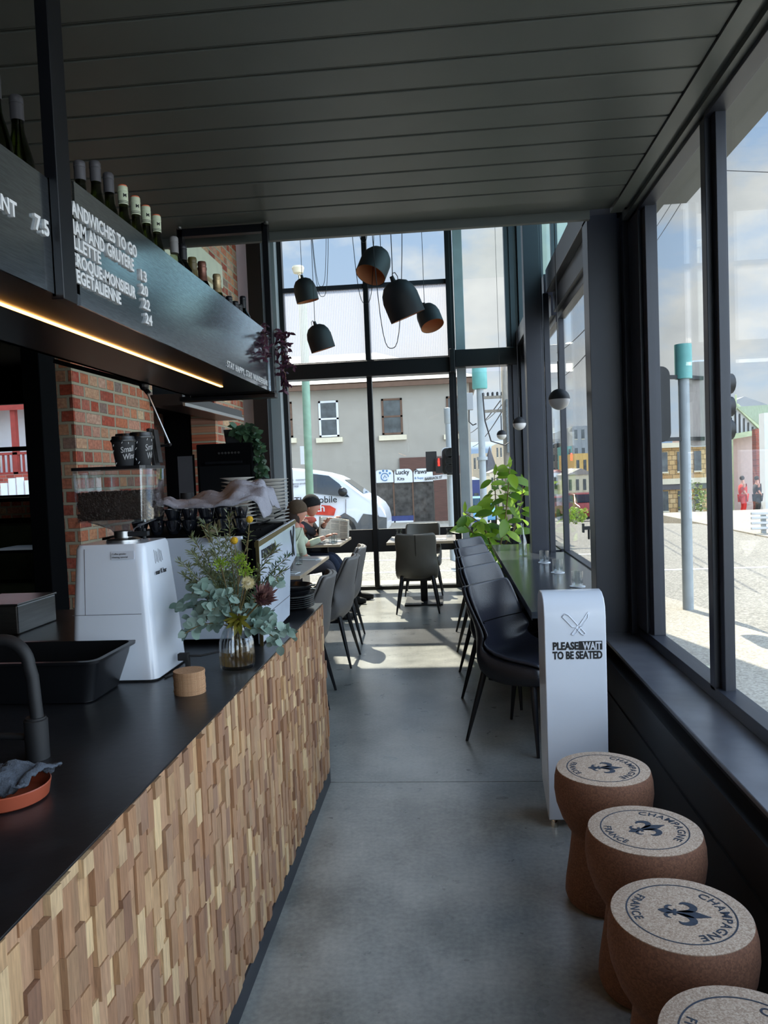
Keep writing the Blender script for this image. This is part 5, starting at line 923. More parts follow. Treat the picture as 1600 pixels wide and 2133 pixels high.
def person(loc, lb, legs, coat, hat, yaw, hipv, headc, hands, seated, scarf=None, hair=None):
    r = thing('person', loc, lb, 'person'); o_ = Vector(loc); q = lambda p: Vector(p)-o_
    hip, kneeL, kneeR, footL, footR = [q(p) for p in seated]; hd_ = q(headc); ch_ = hip.lerp(hd_, .62); nk = hip.lerp(hd_, .82)
    fw_ = Vector((math.cos(yaw), math.sin(yaw), 0)); sd_ = Vector((-fw_.y, fw_.x, 0)); shL = ch_+sd_*.17+Vector((0, 0, .03)); shR = ch_-sd_*.17+Vector((0, 0, .03)); hL, hR = [q(p) for p in hands]
    elL = shL.lerp(hL, .45)+Vector((0, 0, -.13)); elR = shR.lerp(hR, .45)+Vector((0, 0, -.13))
    def body(sc, nm, m, parts):
        nodes = [(hip, .13*sc), (hip.lerp(ch_, .5), .125*sc), (ch_, .14*sc), (nk, .06), (shL, .065*sc), (elL, .045*sc), (hL, .028*sc if m != 'skin' else .026), (shR, .065*sc), (elR, .045*sc), (hR, .028*sc if m != 'skin' else .026), (hip+sd_*.1, .09*sc), (kneeL, .062*sc), (footL+Vector((0, 0, .08)), .042*sc), (hip-sd_*.1, .09*sc), (kneeR, .062*sc), (footR+Vector((0, 0, .08)), .042*sc)]
        edges = [(0, 1), (1, 2), (2, 3), (2, 4), (4, 5), (5, 6), (2, 7), (7, 8), (8, 9), (0, 10), (10, 11), (11, 12), (0, 13), (13, 14), (14, 15)]
        keep = parts; idx = {k: i for i, k in enumerate(keep)}; skin(nm, [nodes[k] for k in keep], [(idx[a], idx[c]) for a, c in edges if a in idx and c in idx], m, r)
    body(.92, 'body', 'skin', list(range(16)))
    body(1.08, 'jacket', coat, [0, 1, 2, 4, 5, 7, 8]+[]); body(1.06, 'trousers', legs, [0, 10, 11, 12, 13, 14, 15])
    for e_, h_2 in ((elL, hL), (elR, hR)):
        ns, es = chain((e_, .05), (e_.lerp(h_2, .8), .036)); skin('sleeve', ns, es, coat, r, 1)
    head(r, hd_, .098, yaw, hat, None).build('face', 'skin', r, smooth=True)
    Rz = Matrix.Rotation(yaw, 3, 'Z'); k = 8
    b = MB(); b.lathe([(max(.001, math.sin(PI*.60*(1-i/k))*.116), math.cos(PI*.60*(1-i/k))*.118) for i in range(k+1)], 22, hd_+Vector((0, 0, .035)), Rz @ Matrix.Rotation(-.18, 3, 'Y')); b.build('hat', hat, r, smooth=True)
    if hair: b = MB(); b.ball(hd_-fw_*.05+Vector((0, 0, -.03)), .098, 14, 10, (.95, .95, 1.3)); b.build('hair', hair, r, smooth=True)
    if scarf: b = MB(); b.lathe([(.06, -.05), (.095, -.03), (.088, .0), (.06, .02)], 20, nk+Vector((0, 0, -.03)), Rz); b.build('scarf', scarf, r, smooth=True)
    for hh, el in ((hL, elL), (hR, elR)):
        dv = (hh-el).normalized(); sd2 = dv.cross(Vector((0, 0, 1))).normalized(); ud = sd2.cross(dv)
        ns, es = chain((hh, (.022, .016)), (hh+dv*.05, (.034, .015)), (hh+dv*.085, (.034, .013))); skin('hand', ns, es, 'skin', r, 1)
        for f_ in range(4):
            bs_ = hh+dv*.085+sd2*(.027-.018*f_); l_ = (.062, .07, .066, .052)[f_]; ns, es = chain((bs_, .0085), (bs_+dv*l_*.45-ud*.008, .008), (bs_+dv*l_*.8-ud*.028, .007)); skin('finger', ns, es, 'skin', r, 1)
        ns, es = chain((hh+dv*.03+sd2*.026, .0095), (hh+dv*.055+sd2*.05, .009), (hh+dv*.08+sd2*.056-ud*.01, .008)); skin('thumb', ns, es, 'skin', r, 1)
    for ft in (footL, footR): b = MB(); d2 = fw_; b.tube([ft-d2*.08+Vector((0, 0, .05)), ft+Vector((0, 0, .055)), ft+d2*.09+Vector((0, 0, .04)), ft+d2*.17+Vector((0, 0, .035))], [.035, .045, .045, .028], 12); b.build('shoe', 'rubber', r, smooth=True)
    return r
person((-1.85, 9.12, 0), 'person in a black knitted beanie and pink scarf reading a newspaper, in blue jeans', 'navy_jeans', 'dark_jacket', 'black_hat', -.15, None, (-1.66, 9.1, 1.17), ((-1.47, 8.98, .98), (-1.45, 9.3, .98)), ((-1.86, 9.12, .54), (-1.42, 9.16, .56), (-1.42, 9.0, .56), (-1.14, 9.3, 0), (-1.2, 9.0, 0)), 'pink_scarf')
person((-1.72, 8.2, 0), 'person in brown hat and pale jacket seated in front of the newspaper reader', 'charcoal_trousers', 'sage_jacket', 'brown_hat', .3, None, (-1.70, 8.45, 1.13), ((-1.42, 8.6, .84), (-1.52, 8.35, .60)), ((-1.78, 8.2, .54), (-1.34, 8.28, .58), (-1.30, 8.08, .57), (-1.22, 8.3, 0), (-1.2, 8.0, 0)), 'pink_scarf', 'hair_brown')
npp = thing('newspaper', (-1.40, 9.05, .92), 'open newspaper held up by the guest in the black beanie', 'newspaper'); b = MB(); N1 = 10
for i in range(N1+1):
    for j in range(7): u = i/N1; v = j/6; b.v.append((-.16+.36*u, -.10+.06*math.sin(PI*u)+.10*v, -.14+.27*v-.05*u*v))
for i in range(N1):
    for j in range(6): a = i*7+j; b.f.append((a, a+7, a+8, a+1))
b.build('pages', 'newsprint', npp, smooth=True, solid=.003); b = MB()
for c_ in range(3):
    for l_ in range(14):
        if (l_+c_) % 6 == 0: continue
        u0 = .07+.31*c_; v = .08+.06*l_; p = [(-.16+.36*u, -.103+.06*math.sin(PI*u)+.10*v, -.14+.27*v-.05*u*v) for u in (u0, u0+.13, u0+.26)]; b.tube(p, .0022, 4)
b.build('print', 'roof_iron', npp)
# ================================================================ OUTSIDE
def gz(y): return -.2-.06*max(0, y-22)
b = MB(); ys = [10.6, 12, 22, 30, 40, 60, 90, 140, 260]; xs = [-60, -20, -5, 3, 12, 40, 120]
for y in ys:
    for x in xs: b.v.append((x, y, gz(y) if y > 11 else -.2))
for i in range(len(ys)-1):
    for j in range(len(xs)-1): a = i*len(xs)+j; b.f.append((a, a+1, a+1+len(xs), a+len(xs)))
b.box(2.2, 120, -8, 10.6, -.25, -.2); struct(b.build('road', 'asphalt'))
b = MB(); poly = [(1.14, -8), (2.85, -8), (2.85, 7), (2.72, 8.3), (2.4, 9.6), (1.7, 10.7), (.6, 11.3), (-16, 11.5), (-16, 10.2), (1.14, 10.2)]
b.prism(poly, (0, 0, -.21), (1, 0, 0), (0, 1, 0), .16); struct(b.build('footpath', 'footpath'))
b = MB(); b.box(-16, .5, 25.3, 27.05, -.45, -.28); struct(b.build('footpath', 'footpath'))
b = MB(); b.box(6.9, 40, 17.4, 27, -.5, -.17); struct(b.build('footpath', 'footpath'))
b = MB()
for (x0, x1, y, rz) in ((-5, 2, 13.3, .02), (-4, 3, 15.2, .01)): b.box(x0, x1, y, y+.12, -.199, -.193)
for k in range(7): b.box(5.2+k*.4, 6.6+k*.4, 10+1.6*k, 10.12+1.6*k, -.199, -.194)
b.box(2.9, 12, 12.6, 12.72, -.199, -.194); struct(b.build('road_marking', 'line_white'))
# cream corner building
by = 27.0
bd = thing('corner_building', (-6, by, -.6), 'pale rendered two storey corner building across the street with a shopfront', 'building'); o0 = Vector(bd.location)
b = MB(); b.box(-4.5, 6.8, 0, 9, 0, 5.25); b.build('wall', 'render_cream', bd)
b = MB(); b.box(-4.7, 7.05, -.35, 9.3, 5.2, 5.34); b.box(-4.7, 7.12, -.42, -.3, 5.14, 5.3); b.build('eave', 'fascia_brown', bd)
b = MB(); rz0 = 5.34; b.add([(-4.8, -.45, rz0), (7.15, -.45, rz0), (7.15, 9.4, rz0), (-4.8, 9.4, rz0), (-1, 4.5, 7.1), (3.2, 4.5, 7.1)], [(0, 1, 5, 4), (1, 2, 5), (2, 3, 4, 5), (3, 0, 4), (0, 3, 2, 1)]); b.build('roof', 'roof_iron', bd)
for (px0, py0, px1, py1) in ((588, 838, 611, 911), (663, 836, 707, 909), (794, 831, 840, 904), (929, 826, 962, 902)):
    a = P(px0, py0, y=by)-o0; c = P(px1, py1, y=by)-o0; x0, x1, z0, z1 = a.x, c.x, c.z, a.z
    b = MB(); 
    for (u0, u1, v0, v1) in ((x0, x0+.07, z0, z1), (x1-.07, x1, z0, z1), (x0, x1, z1-.07, z1), (x0, x1, z0, z0+.06), (x0, x1, (z0+z1)/2-.03, (z0+z1)/2+.03)): b.box(u0, u1, -.03, .02, v0, v1)
    wf = b.build('window', 'fascia_brown' if px0 != 663 else 'white_wall', bd); b = MB(); b.box(x0, x1, -.012, -.006, z0, z1); b.build('pane', 'window_dark', wf); b = MB(); b.box(x0-.12, x1+.12, -.12, 0, z0-.2, z0-.03); b.build('sill', 'cream', bd)
def br_(px0, py0, px1, py1, yy, d, nm, m, par=bd, oo_=o0):
    a = P(px0, py0, y=yy)-oo_; c = P(px1, py1, y=yy)-oo_; b = MB(); b.box(min(a.x, c.x), max(a.x, c.x), a.y, a.y+d, min(a.z, c.z), max(a.z, c.z)); return b.build(nm, m, par)
br_(782, 986, 905, 1098, 26.96, .03, 'shop_window', 'shop_dark'); br_(832, 954, 962, 986, 26.92, .07, 'shop_fascia', 'shop_wood'); br_(903, 984, 934, 1100, 26.9, .09, 'shop_pillar', 'shop_wood'); br_(934, 990, 962, 1098, 26.96, .03, 'shop_window', 'shop_dark')
for px in (820, 860): br_(px, 980, px+1.6, 1098, 26.93, .03, 'mullion', 'fascia_brown')
br_(790, 1076, 862, 1084, 26.93, .02, 'blue_panel', 'blue_paint'); br_(800, 1084, 862, 1090, 26.93, .02, 'pale_panel', 'white_wall'); br_(782, 1090, 962, 1100, 26.9, .06, 'plinth', 'render_cream')
def rsign(px0, py0, px1, py1, yy):
    a = P(px0, py1, y=yy)-o0; c = P(px1, py0, y=yy)-o0; w = c.x-a.x; h = c.z-a.z; r_ = w*.25; poly = [(0, 0), (w, 0)]+[(w-r_+r_*math.cos(t*PI/10), h-r_+r_*math.sin(t*PI/10)) for t in range(6)]+[(r_-r_*math.sin(t*PI/10), h-r_+r_*math.cos(t*PI/10)) for t in range(6)]; b = MB(); b.prism(poly, (a.x, a.y, a.z), (1, 0, 0), (0, 0, 1), .03); return b.build('window_sign', 'white_wall', bd), a, w, h
s1_, a1, w1_, h1_ = rsign(781, 978, 819, 1006, 26.90); s2_, a2, w2_, h2_ = rsign(822, 976, 859, 1006, 26.90); s3_, a3, w3_, h3_ = rsign(862, 975, 901, 1004, 26.90)
text('lettering', 'Lucky', 'black_ink', s2_, (a2.x+.04, a2.y-.035, a2.z+h2_*.62), size=.22, bold=.02, ext=.004, sx=.95); text('lettering', 'Paws', 'black_ink', s3_, (a3.x+.04, a3.y-.035, a3.z+h3_*.62), size=.22, bold=.02, ext=.004, sx=.95)
text('lettering', 'Kits', 'black_ink', s2_, (a2.x+.1, a2.y-.035, a2.z+h2_*.18), size=.16, bold=.01, ext=.004); text('lettering', '& Supplies', 'sky_blue_text', s3_, (a3.x+.03, a3.y-.035, a3.z+h3_*.22), size=.11, bold=.01, ext=.004)
b = MB(); cx_, cz_ = a1.x+w1_*.55, a1.z+h1_*.45; b.tube([(cx_+.13*math.cos(t), a1.y-.04, cz_+.13*math.sin(t)) for t in [i*.45 for i in range(13)]], .018, 6)
for t in (.6, 1.2, 1.8, 2.4): b.ball((cx_+.22*math.cos(t), a1.y-.04, cz_+.22*math.sin(t)), .04, 8, 6, (1, .3, 1))
b.tube([(cx_-.05, a1.y-.04, cz_-.05), (cx_, a1.y-.04, cz_+.05), (cx_+.06, a1.y-.04, cz_-.04)], .014, 6); b.build('paw_emblem', 'sky_blue_text', s1_)
# van
vn = thing('delivery_van', (-4.5, 21, -.3), 'white van with a red lettered side parked across the street', 'van'); o0 = Vector(vn.location)
pp = [(600, 975), (640, 979), (672, 984), (698, 991), (714, 999), (757, 1030), (776, 1038), (792, 1050), (801, 1064), (805, 1080), (806, 1098), (802, 1112)]
top = [P(a, c, y=21)-o0 for a, c in pp]; side = [(-2.5, .22), (-2.5, 1.9), (-2.3, 2.08)]+[(p.x, p.z) for p in top]; side[-1] = (side[-1][0], .22)
def vpr(ins): return [Vector((x, ins*(.9-abs(0)), z)) for x, z in side]
n_ = len(side); rings = []
for yy, sc, dz in ((0.06, .985, -.015), (0, 1, 0)): rings.append([Vector((x, yy + max(0, z-1.05)*.22, z)) for x, z in side])
for (yy, k) in ((0, 1), (1.9, -1)): pass
A_ = [Vector((x, max(0, z-1.05)*.20, z)) for x, z in side]; B_ = [Vector((x, 1.9-max(0, z-1.05)*.20, z)) for x, z in side]
b = MB(); b.loft([A_, B_]); b.build('body', 'van_white', vn, bevel=.06, seg=3, smooth='auto')
def vside(pts, nm, m, off=.02):
    q = [P(a, c, y=21)-o0 for a, c in pts]; b = MB(); f_ = lambda p, d: Vector((p.x, max(0, p.z-1.05)*.20-d, p.z)); b.loft([[f_(p, off) for p in q], [f_(p, off-.015) for p in q]]); return b.build(nm, m, vn)
vside([(650, 987), (683, 991), (706, 1008), (728, 1036), (650, 1027)], 'side_window', 'car_glass'); vside([(700, 1112), (700, 1080), (718, 1068), (738, 1080), (745, 1090), (757, 1070), (806, 1076), (806, 1112)], 'lower_cladding', 'van_dark')
vside([(784, 1058), (792, 1056), (806, 1078), (790, 1076)], 'headlight', 'white_satin', .03); vside([(644, 1034), (660, 1036), (660, 1038), (644, 1036)], 'door_handle', 'black_ink', .03); vside([(641, 985), (642, 985), (639, 1085), (638, 1085)], 'door_seam', 'cap_grey', .022); vside([(720, 1040), (721, 1040), (721, 1095), (720, 1095)], 'door_seam', 'cap_grey', .022)
b = MB(); c_ = P(714, 1025, y=20.85)-o0; b.ball(c_, .13, 14, 10, (1, .8, 1.0)); b.build('wing_mirror', 'black_plastic', vn, smooth=True)
wA = [P(717, 1001, y=21)-o0, P(756, 1029, y=21)-o0]; b = MB(); b.loft([[wA[0]+Vector((0, .22, .02)), wA[0]+Vector((0, 1.6, .02)), wA[1]+Vector((0, 1.75, .02)), wA[1]+Vector((0, .12, .02))], [wA[0]+Vector((-.02, .22, 0)), wA[0]+Vector((-.02, 1.6, 0)), wA[1]+Vector((-.02, 1.75, 0)), wA[1]+Vector((-.02, .12, 0))]]); b.build('windscreen', 'car_glass', vn)
for px in (717, 520): 
    c_ = P(px, 1104, y=21)-o0; b = MB(); b.lathe([(.001, -.02), (.2, -.02), (.22, 0), (.33, .0), (.35, .04), (.35, .2), (.001, .2)], 28, (c_.x, -.03, .33), Matrix.Rotation(-PI/2, 3, 'X')); w_ = b.build('wheel', 'rubber', vn, smooth='auto'); b = MB(); b.lathe([(.19, -.03), (.21, -.03), (.21, 0), (.19, 0)], 28, (c_.x, -.03, .33), Matrix.Rotation(-PI/2, 3, 'X')); b.build('hubcap', 'brushed_steel', w_)
a = P(640, 1056, y=21)-o0; t_ = text('lettering', 'The Mobile', 'black_ink', vn, (a.x-.35, -.03, a.z+.10), size=.26, ext=.004, bold=.008, sx=1.0)
vside([(596, 1048), (688, 1053), (700, 1060), (696, 1074), (596, 1068)], 'red_sign_band', 'red_sign', .025); a = P(600, 1067, y=21)-o0; text('lettering', 'Locksmith', 'white_wall', vn, (a.x-.2, -.035, a.z-.01), size=.30, ext=.004, bold=.012)
for i, (s_, py) in enumerate((('home   commercial', 1002), ('emergency product', 1010), ('since 1920', 1016))): a = P(597, py, y=21)-o0; text('lettering', s_, 'cap_grey', vn, (a.x, max(0, a.z-1.05)*.2-.03, a.z), (1, 0, 0), (0, .2, 1), .075, .003, bold=.006)
# street light pole
sp_ = thing('street_light', (-2.95, 16, -.2), 'green street light pole with a pale lantern head above the building roof', 'street light'); b = MB(); b.tube([(0, 0, 0), (.02, 0, 2), (.05, 0, 5.6)], .085, 14); b.build('pole', 'pole_green', sp_, smooth=True); b = MB(); b.lathe([(.03, 0), (.10, .02), (.13, .12), (.11, .16), (.02, .17)], 18, (-.02, 0, 5.95)); b.tube([(.05, 0, 5.5), (.0, 0, 5.97)], .03, 8); b.build('lantern', 'cream', sp_, smooth='auto'); b = MB(); b.box(-.13, -.05, -.1, -.08, 2.0, 2.38); b.build('parking_sign', 'white_wall', sp_)
# traffic signals
def signal(loc, lb, board, ped, faces=-1, nm='traffic_light', ph=3.1):
    r = thing(nm, loc, lb, 'traffic light'); b = MB(); b.tube([(0, 0, 0), (0, 0, ph)], .057, 14); b.lathe([(.06, ph-.3), (.075, ph-.28), (.075, ph), (.001, ph+.02)], 14); b.build('pole', 'pole_galv', r, smooth='auto'); return r
ta = signal((.02, 15, -.2), 'traffic signal with a lit red walking figure in front of the shop', 1, 1, ph=2.95); o0 = Vector(ta.location)
def tb_(px0, py0, px1, py1, d, nm, m, r_=.0, par=ta, yy=14.85, oo_=None):
    oo_ = oo_ or Vector(par.location); a = P(px0, py1, y=yy)-oo_; c = P(px1, py0, y=yy)-oo_; w = c.x-a.x; h = c.z-a.z; b = MB()
    if r_: poly = [(w-r_+r_*math.cos(-PI/2+t*PI/10), r_+r_*math.sin(-PI/2+t*PI/10)) for t in range(6)]+[(w-r_+r_*math.cos(t*PI/10), h-r_+r_*math.sin(t*PI/10)) for t in range(6)]+[(r_-r_*math.sin(t*PI/10), h-r_+r_*math.cos(t*PI/10)) for t in range(6)]+[(r_-r_*math.cos(t*PI/10), r_-r_*math.sin(t*PI/10)) for t in range(6)]
    else: poly = [(0, 0), (w, 0), (w, h), (0, h)]
    b.prism(poly, (a.x, a.y, a.z), (1, 0, 0), (0, 0, 1), -d); return b.build(nm, m, par)
tb_(921, 931, 952, 991, .03, 'target_board', 'white_wall', .09, yy=14.87); tb_(922.5, 932.5, 950.5, 989.5, .03, 'board_face', 'signal_black', .08, yy=14.84)
for k in range(3): b = MB(); c_ = P(938, 944+k*16, y=14.8)-o0; b.lathe([(.10, -.05), (.105, .08), (.09, .08), (.085, .0), (.001, .0)], 20, c_, Matrix.Rotation(PI/2, 3, 'X')); b.build('lamp_visor', 'black_plastic', ta, smooth='auto')
tb_(888, 940, 909, 983, .3, 'signal_housing', 'signal_black', yy=14.9); tb_(908, 954, 921, 986, .15, 'pedestrian_housing', 'signal_black', yy=14.8)
c_ = P(914, 962, y=14.74)-o0; b = MB(); b.ball(c_+Vector((0, 0, .05)), .016, 8, 6, (1, .3, 1)); b.bar(c_+Vector((0, 0, .03)), c_+Vector((0, 0, -.02)), .035, .01); b.bar(c_+Vector((.008, 0, -.02)), c_+Vector((.012, 0, -.08)), .013, .01); b.bar(c_+Vector((-.008, 0, -.02)), c_+Vector((-.012, 0, -.08)), .013, .01); b.build('red_figure', 'red_man', ta)
a = P(882, 1003, y=14.8)-o0; b = MB(); uu_ = Vector((1, 0, .07)).normalized(); b.prism([(0, 0), (.46, 0), (.46, .095), (0, .095)], a, uu_, (0, 0, 1), -.01); sn = b.build('street_name_sign', 'white_wall', ta); text('lettering', 'BARRACK ST', 'black_ink', sn, a+Vector((.03, -.014, .022)), uu_, (0, 0, 1), .075, .002, bold=.01, sx=.78)
tn = signal((2.50, 8.4, -.18), 'grey traffic signal pole with its dark housing just outside the near window', 1, 0, ph=2.9); o0 = Vector(tn.location)
def tbn(*a, **k): return tb_(*a, par=tn, oo_=o0, **k)
tbn(1357, 762, 1395, 922, .42, 'signal_housing', 'signal_black', .09, yy=8.2); tbn(1425, 748, 1502, 932, .02, 'target_board', 'white_wall', .12, yy=8.62); tbn(1428, 751, 1499, 929, .02, 'board_back', 'roof_iron', .11, yy=8.60)
for k in range(3): b = MB(); c_ = P(1500, 800+k*48, y=8.6)-o0; b.tube([c_, c_+Vector((.12, .02, 0))], [.12, .11], 16); b.build('lamp_visor', 'signal_black', tn, smooth='auto')
b = MB(); b.tube([(0, 0, 2.58), (0, 0, 2.94)], .088, 14); b.build('pole_cap', 'teal_cap', tn, smooth='auto')
b = MB(); b.bar((-.32, -.1, 1.95), (0, 0, 1.95), .04); b.bar((-.32, -.1, 2.6), (0, 0, 2.6), .04); b.bar((0, 0, 1.95), (.3, .25, 1.95), .04); b.bar((0, 0, 2.6), (.3, .25, 2.6), .04); b.build('bracket', 'signal_black', tn)
# poles
tp2 = thing('telecom_pole', (.74, 17, -.2), 'tall galvanised pole with a teal cylinder antenna on top', 'pole'); b = MB(); b.tube([(0, 0, 0), (-.0, 0, 3.55)], .075, 16); b.lathe([(.12, 1.95), (.12, 2.02)], 16); b.build('pole', 'pole_galv', tp2, smooth='auto'); b = MB(); b.lathe([(.15, 3.5), (.165, 3.52), (.16, 4.1), (.13, 4.16), (.001, 4.17)], 20); b.build('antenna', 'teal_cap', tp2, smooth='auto'); b = MB(); b.box(-.34, -.16, -.1, .05, 3.05, 3.42); b.build('equipment_box', 'concrete_far', tp2, bevel=.01); b = MB(); b.tube([(-.25, 0, 3.05), (-.26, 0, 2.8), (-.18, 0, 2.72), (-.1, 0, 2.75)], .015, 6); b.tube([(.05, -.12, 3.4), (.08, -.14, 2.8), (.2, -.1, 2.35), (.5, 0, 2.25), (.9, 0, 2.5)], .016, 6); b.build('cable', 'cord', tp2)
up_ = thing('power_pole', (1.50, 20, -.2), 'timber power pole with crossarms and a dark grey transformer', 'pole'); b = MB(); b.tube([(.02, 0, 0), (0, 0, 4.35)], [.10, .085], 12); b.build('pole', 'pole_wood', up_, smooth=True)
for z_ in (3.55, 3.2, 4.2): b = MB(); b.box(-.6 if z_ < 4 else -.05, .3 if z_ < 4 else .5, -.05, .03, z_, z_+.07); b.build('crossarm', 'pole_wood', up_)
b = MB(); b.box(.0, .34, -.25, .0, 2.15, 3.5); b.box(.17, .2, -.27, -.25, 2.1, 3.5); b.build('transformer', 'window_dark', up_, bevel=.02)
for i in range(6): b = MB(); b.lathe([(.03, 0), (.03, .08), (.015, .1)], 8, (-.55+i*.12, 0, 3.62)); b.build('insulator', 'black_steel', up_)
def wire(p, q, lb, sag=.3, r_=.012):
    p = Vector(p); q = Vector(q); o = Vector(p); b = MB(); pts = [p.lerp(q, t/12)-o-Vector((0, 0, sag*4*(t/12)*(1-t/12))) for t in range(13)]; b.tube(pts, r_, 5); w_ = b.build('overhead_wire', 'cord'); w_.location = o; tag(w_, lb, 'wire', 'overhead wires')
wire(P(1340, 510, y=26), P(1600, 78, y=6.5), 'upper of the two slanting wires crossing the near windows', .1, .007); wire(P(1340, 540, y=26), P(1605, 105, y=6.5), 'lower of the two slanting wires crossing the near windows', .1, .007)
for i, (a, c, lb) in enumerate((((1560, 128), (1680, 133), 'highest level wire in the top right window'), ((1540, 152), (1680, 158), 'second level wire in the top right window'), ((1520, 186), (1680, 191), 'third level wire in the top right window'), ((1495, 225), (1680, 232), 'fourth level wire in the top right window'), ((1380, 350), (1680, 362), 'lowest level wire crossing behind the window mullion'))): wire(P(a[0], a[1], y=14), P(c[0], c[1], y=12.5), lb, .0, .006)
for i, (a, c, lb) in enumerate((((1150, 640), (1260, 480), 'slanting wire high in the gap beside the globe pendant'), ((1160, 735), (1260, 640), 'middle slanting wire beside the globe pendant'), ((1165, 790), (1260, 690), 'lower slanting wire beside the globe pendant'))): wire(P(a[0], a[1], y=30), P(c[0], c[1], y=14), lb, .1, .012)
for i, (a, c, lb) in enumerate((((970, 905), (1042, 835), 'wire from the power pole running down left'), ((985, 930), (1050, 850), 'second wire from the power pole to the street'), ((1000, 880), (1070, 810), 'wire above the transformer'))): wire(P(a[0], a[1], y=45), P(c[0], c[1], y=20), lb, .2, .015)
# distant town
def block(nm, px0, px1, pyt, y, dep, m, lb, wins=0, roof=None, rows=1, wm='window_dark', cat='building', arch=False):
    a = P(px0, pyt, y=y); c = P(px1, pyt, y=y); g0 = gz(y)-.1; r = thing(nm, ((a.x+c.x)/2, y, g0), lb, cat); w = abs(c.x-a.x)/2; h = a.z-g0
    b = MB(); b.box(-w, w, 0, dep, 0, h); b.build('wall', m, r)
    if roof: b = MB(); e = w*.08; rh = w*.45; b.loft([[Vector((-w-e, -e, h)), Vector((w+e, -e, h)), Vector((0, -e, h+rh))], [Vector((-w-e, dep, h)), Vector((w+e, dep, h)), Vector((0, dep, h+rh))]]); b.build('roof', roof, r)
    for j in range(rows):
        for i in range(wins):
            x = -w+2*w*(i+.5)/wins; z = h*(j+.55)/rows if rows > 1 else h*.45; ww = w/wins*.42; hh = h/rows*.25; b = MB(); b.box(x-ww, x+ww, -.04, .01, z-hh, z+hh); wf = b.build('window', wm, r); b = MB(); b.box(x-ww*1.15, x+ww*1.15, -.08, 0, z-hh*1.15, z-hh); b.build('sill', 'cream', wf)
    return r
sb_ = block('stone_building', 1330, 1470, 928, 33, .8, 'sandstone', 'tan sandstone building behind the near traffic signal', 4, None, 2)
h_b = [c for c in sb_.children if c.name.startswith('wall')][0].data; zt_ = max(v.co.z for v in h_b.vertices); w_b = max(v.co.x for v in h_b.vertices)
b = MB(); b.box(-w_b-.1, w_b+.1, -.2, 0, zt_*.49, zt_*.56); b.box(-w_b-.1, w_b+.15, -.25, 0, zt_-.15, zt_+.05); b.build('cornice', 'cream', sb_); b = MB(); b.box(-w_b, w_b, -.12, 0, zt_*.42, zt_*.49); b.build('dark_band', 'cap_grey', sb_)
hs = block('gabled_house', 1497, 1582, 905, 40, 8, 'pink_wall', 'pink walled house with a pale green gable and verandah', 0); o0 = Vector(hs.location); w_ = 1.06
a = P(1497, 910, y=39.6)-o0; c = P(1585, 895, y=39.6)-o0; t = P(1532, 848, y=39.6)-o0
b = MB(); b.loft([[a, c, Vector((t.x, a.y, t.z))], [a+Vector((0, .2, 0)), c+Vector((0, .2, 0)), Vector((t.x, a.y+.2, t.z))]]); b.build('gable', 'white_wall', hs)
b = MB(); b.bar(a+Vector((-.1, -.1, 0)), t+Vector((0, -.1, .1)), .18); b.bar(t+Vector((0, -.1, .1)), c+Vector((0, -.1, 0)), .18); b.bar(a+Vector((0, -.1, -.1)), c+Vector((0, -.1, -.1)), .25); b.bar(t, t+Vector((0, -.1, .6)), .07); b.build('bargeboard', 'trim_green', hs)
b = MB()
for k in range(9): f_ = (k+1)/10; x = a.x+(c.x-a.x)*f_; zt = t.z-abs(x-t.x)/(c.x-t.x if x > t.x else t.x-a.x)*(t.z-(a.z+c.z)/2)-.15; b.box(x-.03, x+.03, a.y-.08, a.y-.02, a.z+.15, max(a.z+.2, zt))
b.build('gable_timber', 'black_ink', hs)
b = MB(); b.loft([[t+Vector((0, -.2, 0)), c+Vector((.1, -.2, 0)), c+Vector((1.6, -.2, .1)), t+Vector((2.6, -.2, .05))], [t+Vector((0, 4, 0)), c+Vector((.1, 4, 0)), c+Vector((1.6, 4, .1)), t+Vector((2.6, 4, .05))]]); b.build('roof', 'roof_green', hs)
for px in (1500, 1508, 1525, 1571): q0 = P(px, 912, y=39.2)-o0; b = MB(); b.box(q0.x-.05, q0.x+.05, q0.y, q0.y+.1, 0, q0.z); b.build('verandah_post', 'trim_green', hs)
q0 = P(1497, 958, y=39.1)-o0; q1 = P(1525, 985, y=39.1)-o0; b = MB()
for k in range(9): x = q0.x+(q1.x-q0.x)*k/8; b.box(x-.03, x+.03, q0.y, q0.y+.05, q1.z, q0.z)
b.box(q0.x, q1.x, q0.y, q0.y+.06, q0.z-.06, q0.z+.04); b.box(q0.x, q1.x, q0.y, q0.y+.5, q1.z-.4, q1.z); b.build('balustrade', 'cream', hs)
for px in (1502, 1516): q0 = P(px, 1000, y=39.9)-o0; b = MB(); b.box(q0.x-.18, q0.x+.18, q0.y, q0.y+.2, .3, q0.z); b.build('window', 'timber_red' if px == 1502 else 'window_dark', hs)
block('brick_wall_house', 1575, 1591, 893, 38, .5, 'red_brick_far', 'narrow red brick flank wall beside the gabled house'); block('white_house', 1592, 1680, 860, 36, .6, 'white_wall', 'white painted house cut off by the right edge', 2, None, 2)
block('grey_gable_house', 1500, 1600, 850, 58, 8, 'stone_far', 'large grey gabled house rising behind the green gable', 0, 'concrete_far')
gr_ = thing('guard_rail', (7.3, 18.2, -.2), 'galvanised road guard rail beyond the near window', 'guard rail'); b = MB()
for z_ in (.12, .24, .36, .46): b.box(-.45, 3.2, -.03, .03, z_, z_+.06)
b.build('rail', 'galv_rail', gr_, bevel=.01)
for x in (-.2, .9, 2.0): b = MB(); b.box(x, x+.1, .03, .1, 0, .45); b.build('post', 'pole_galv', gr_)
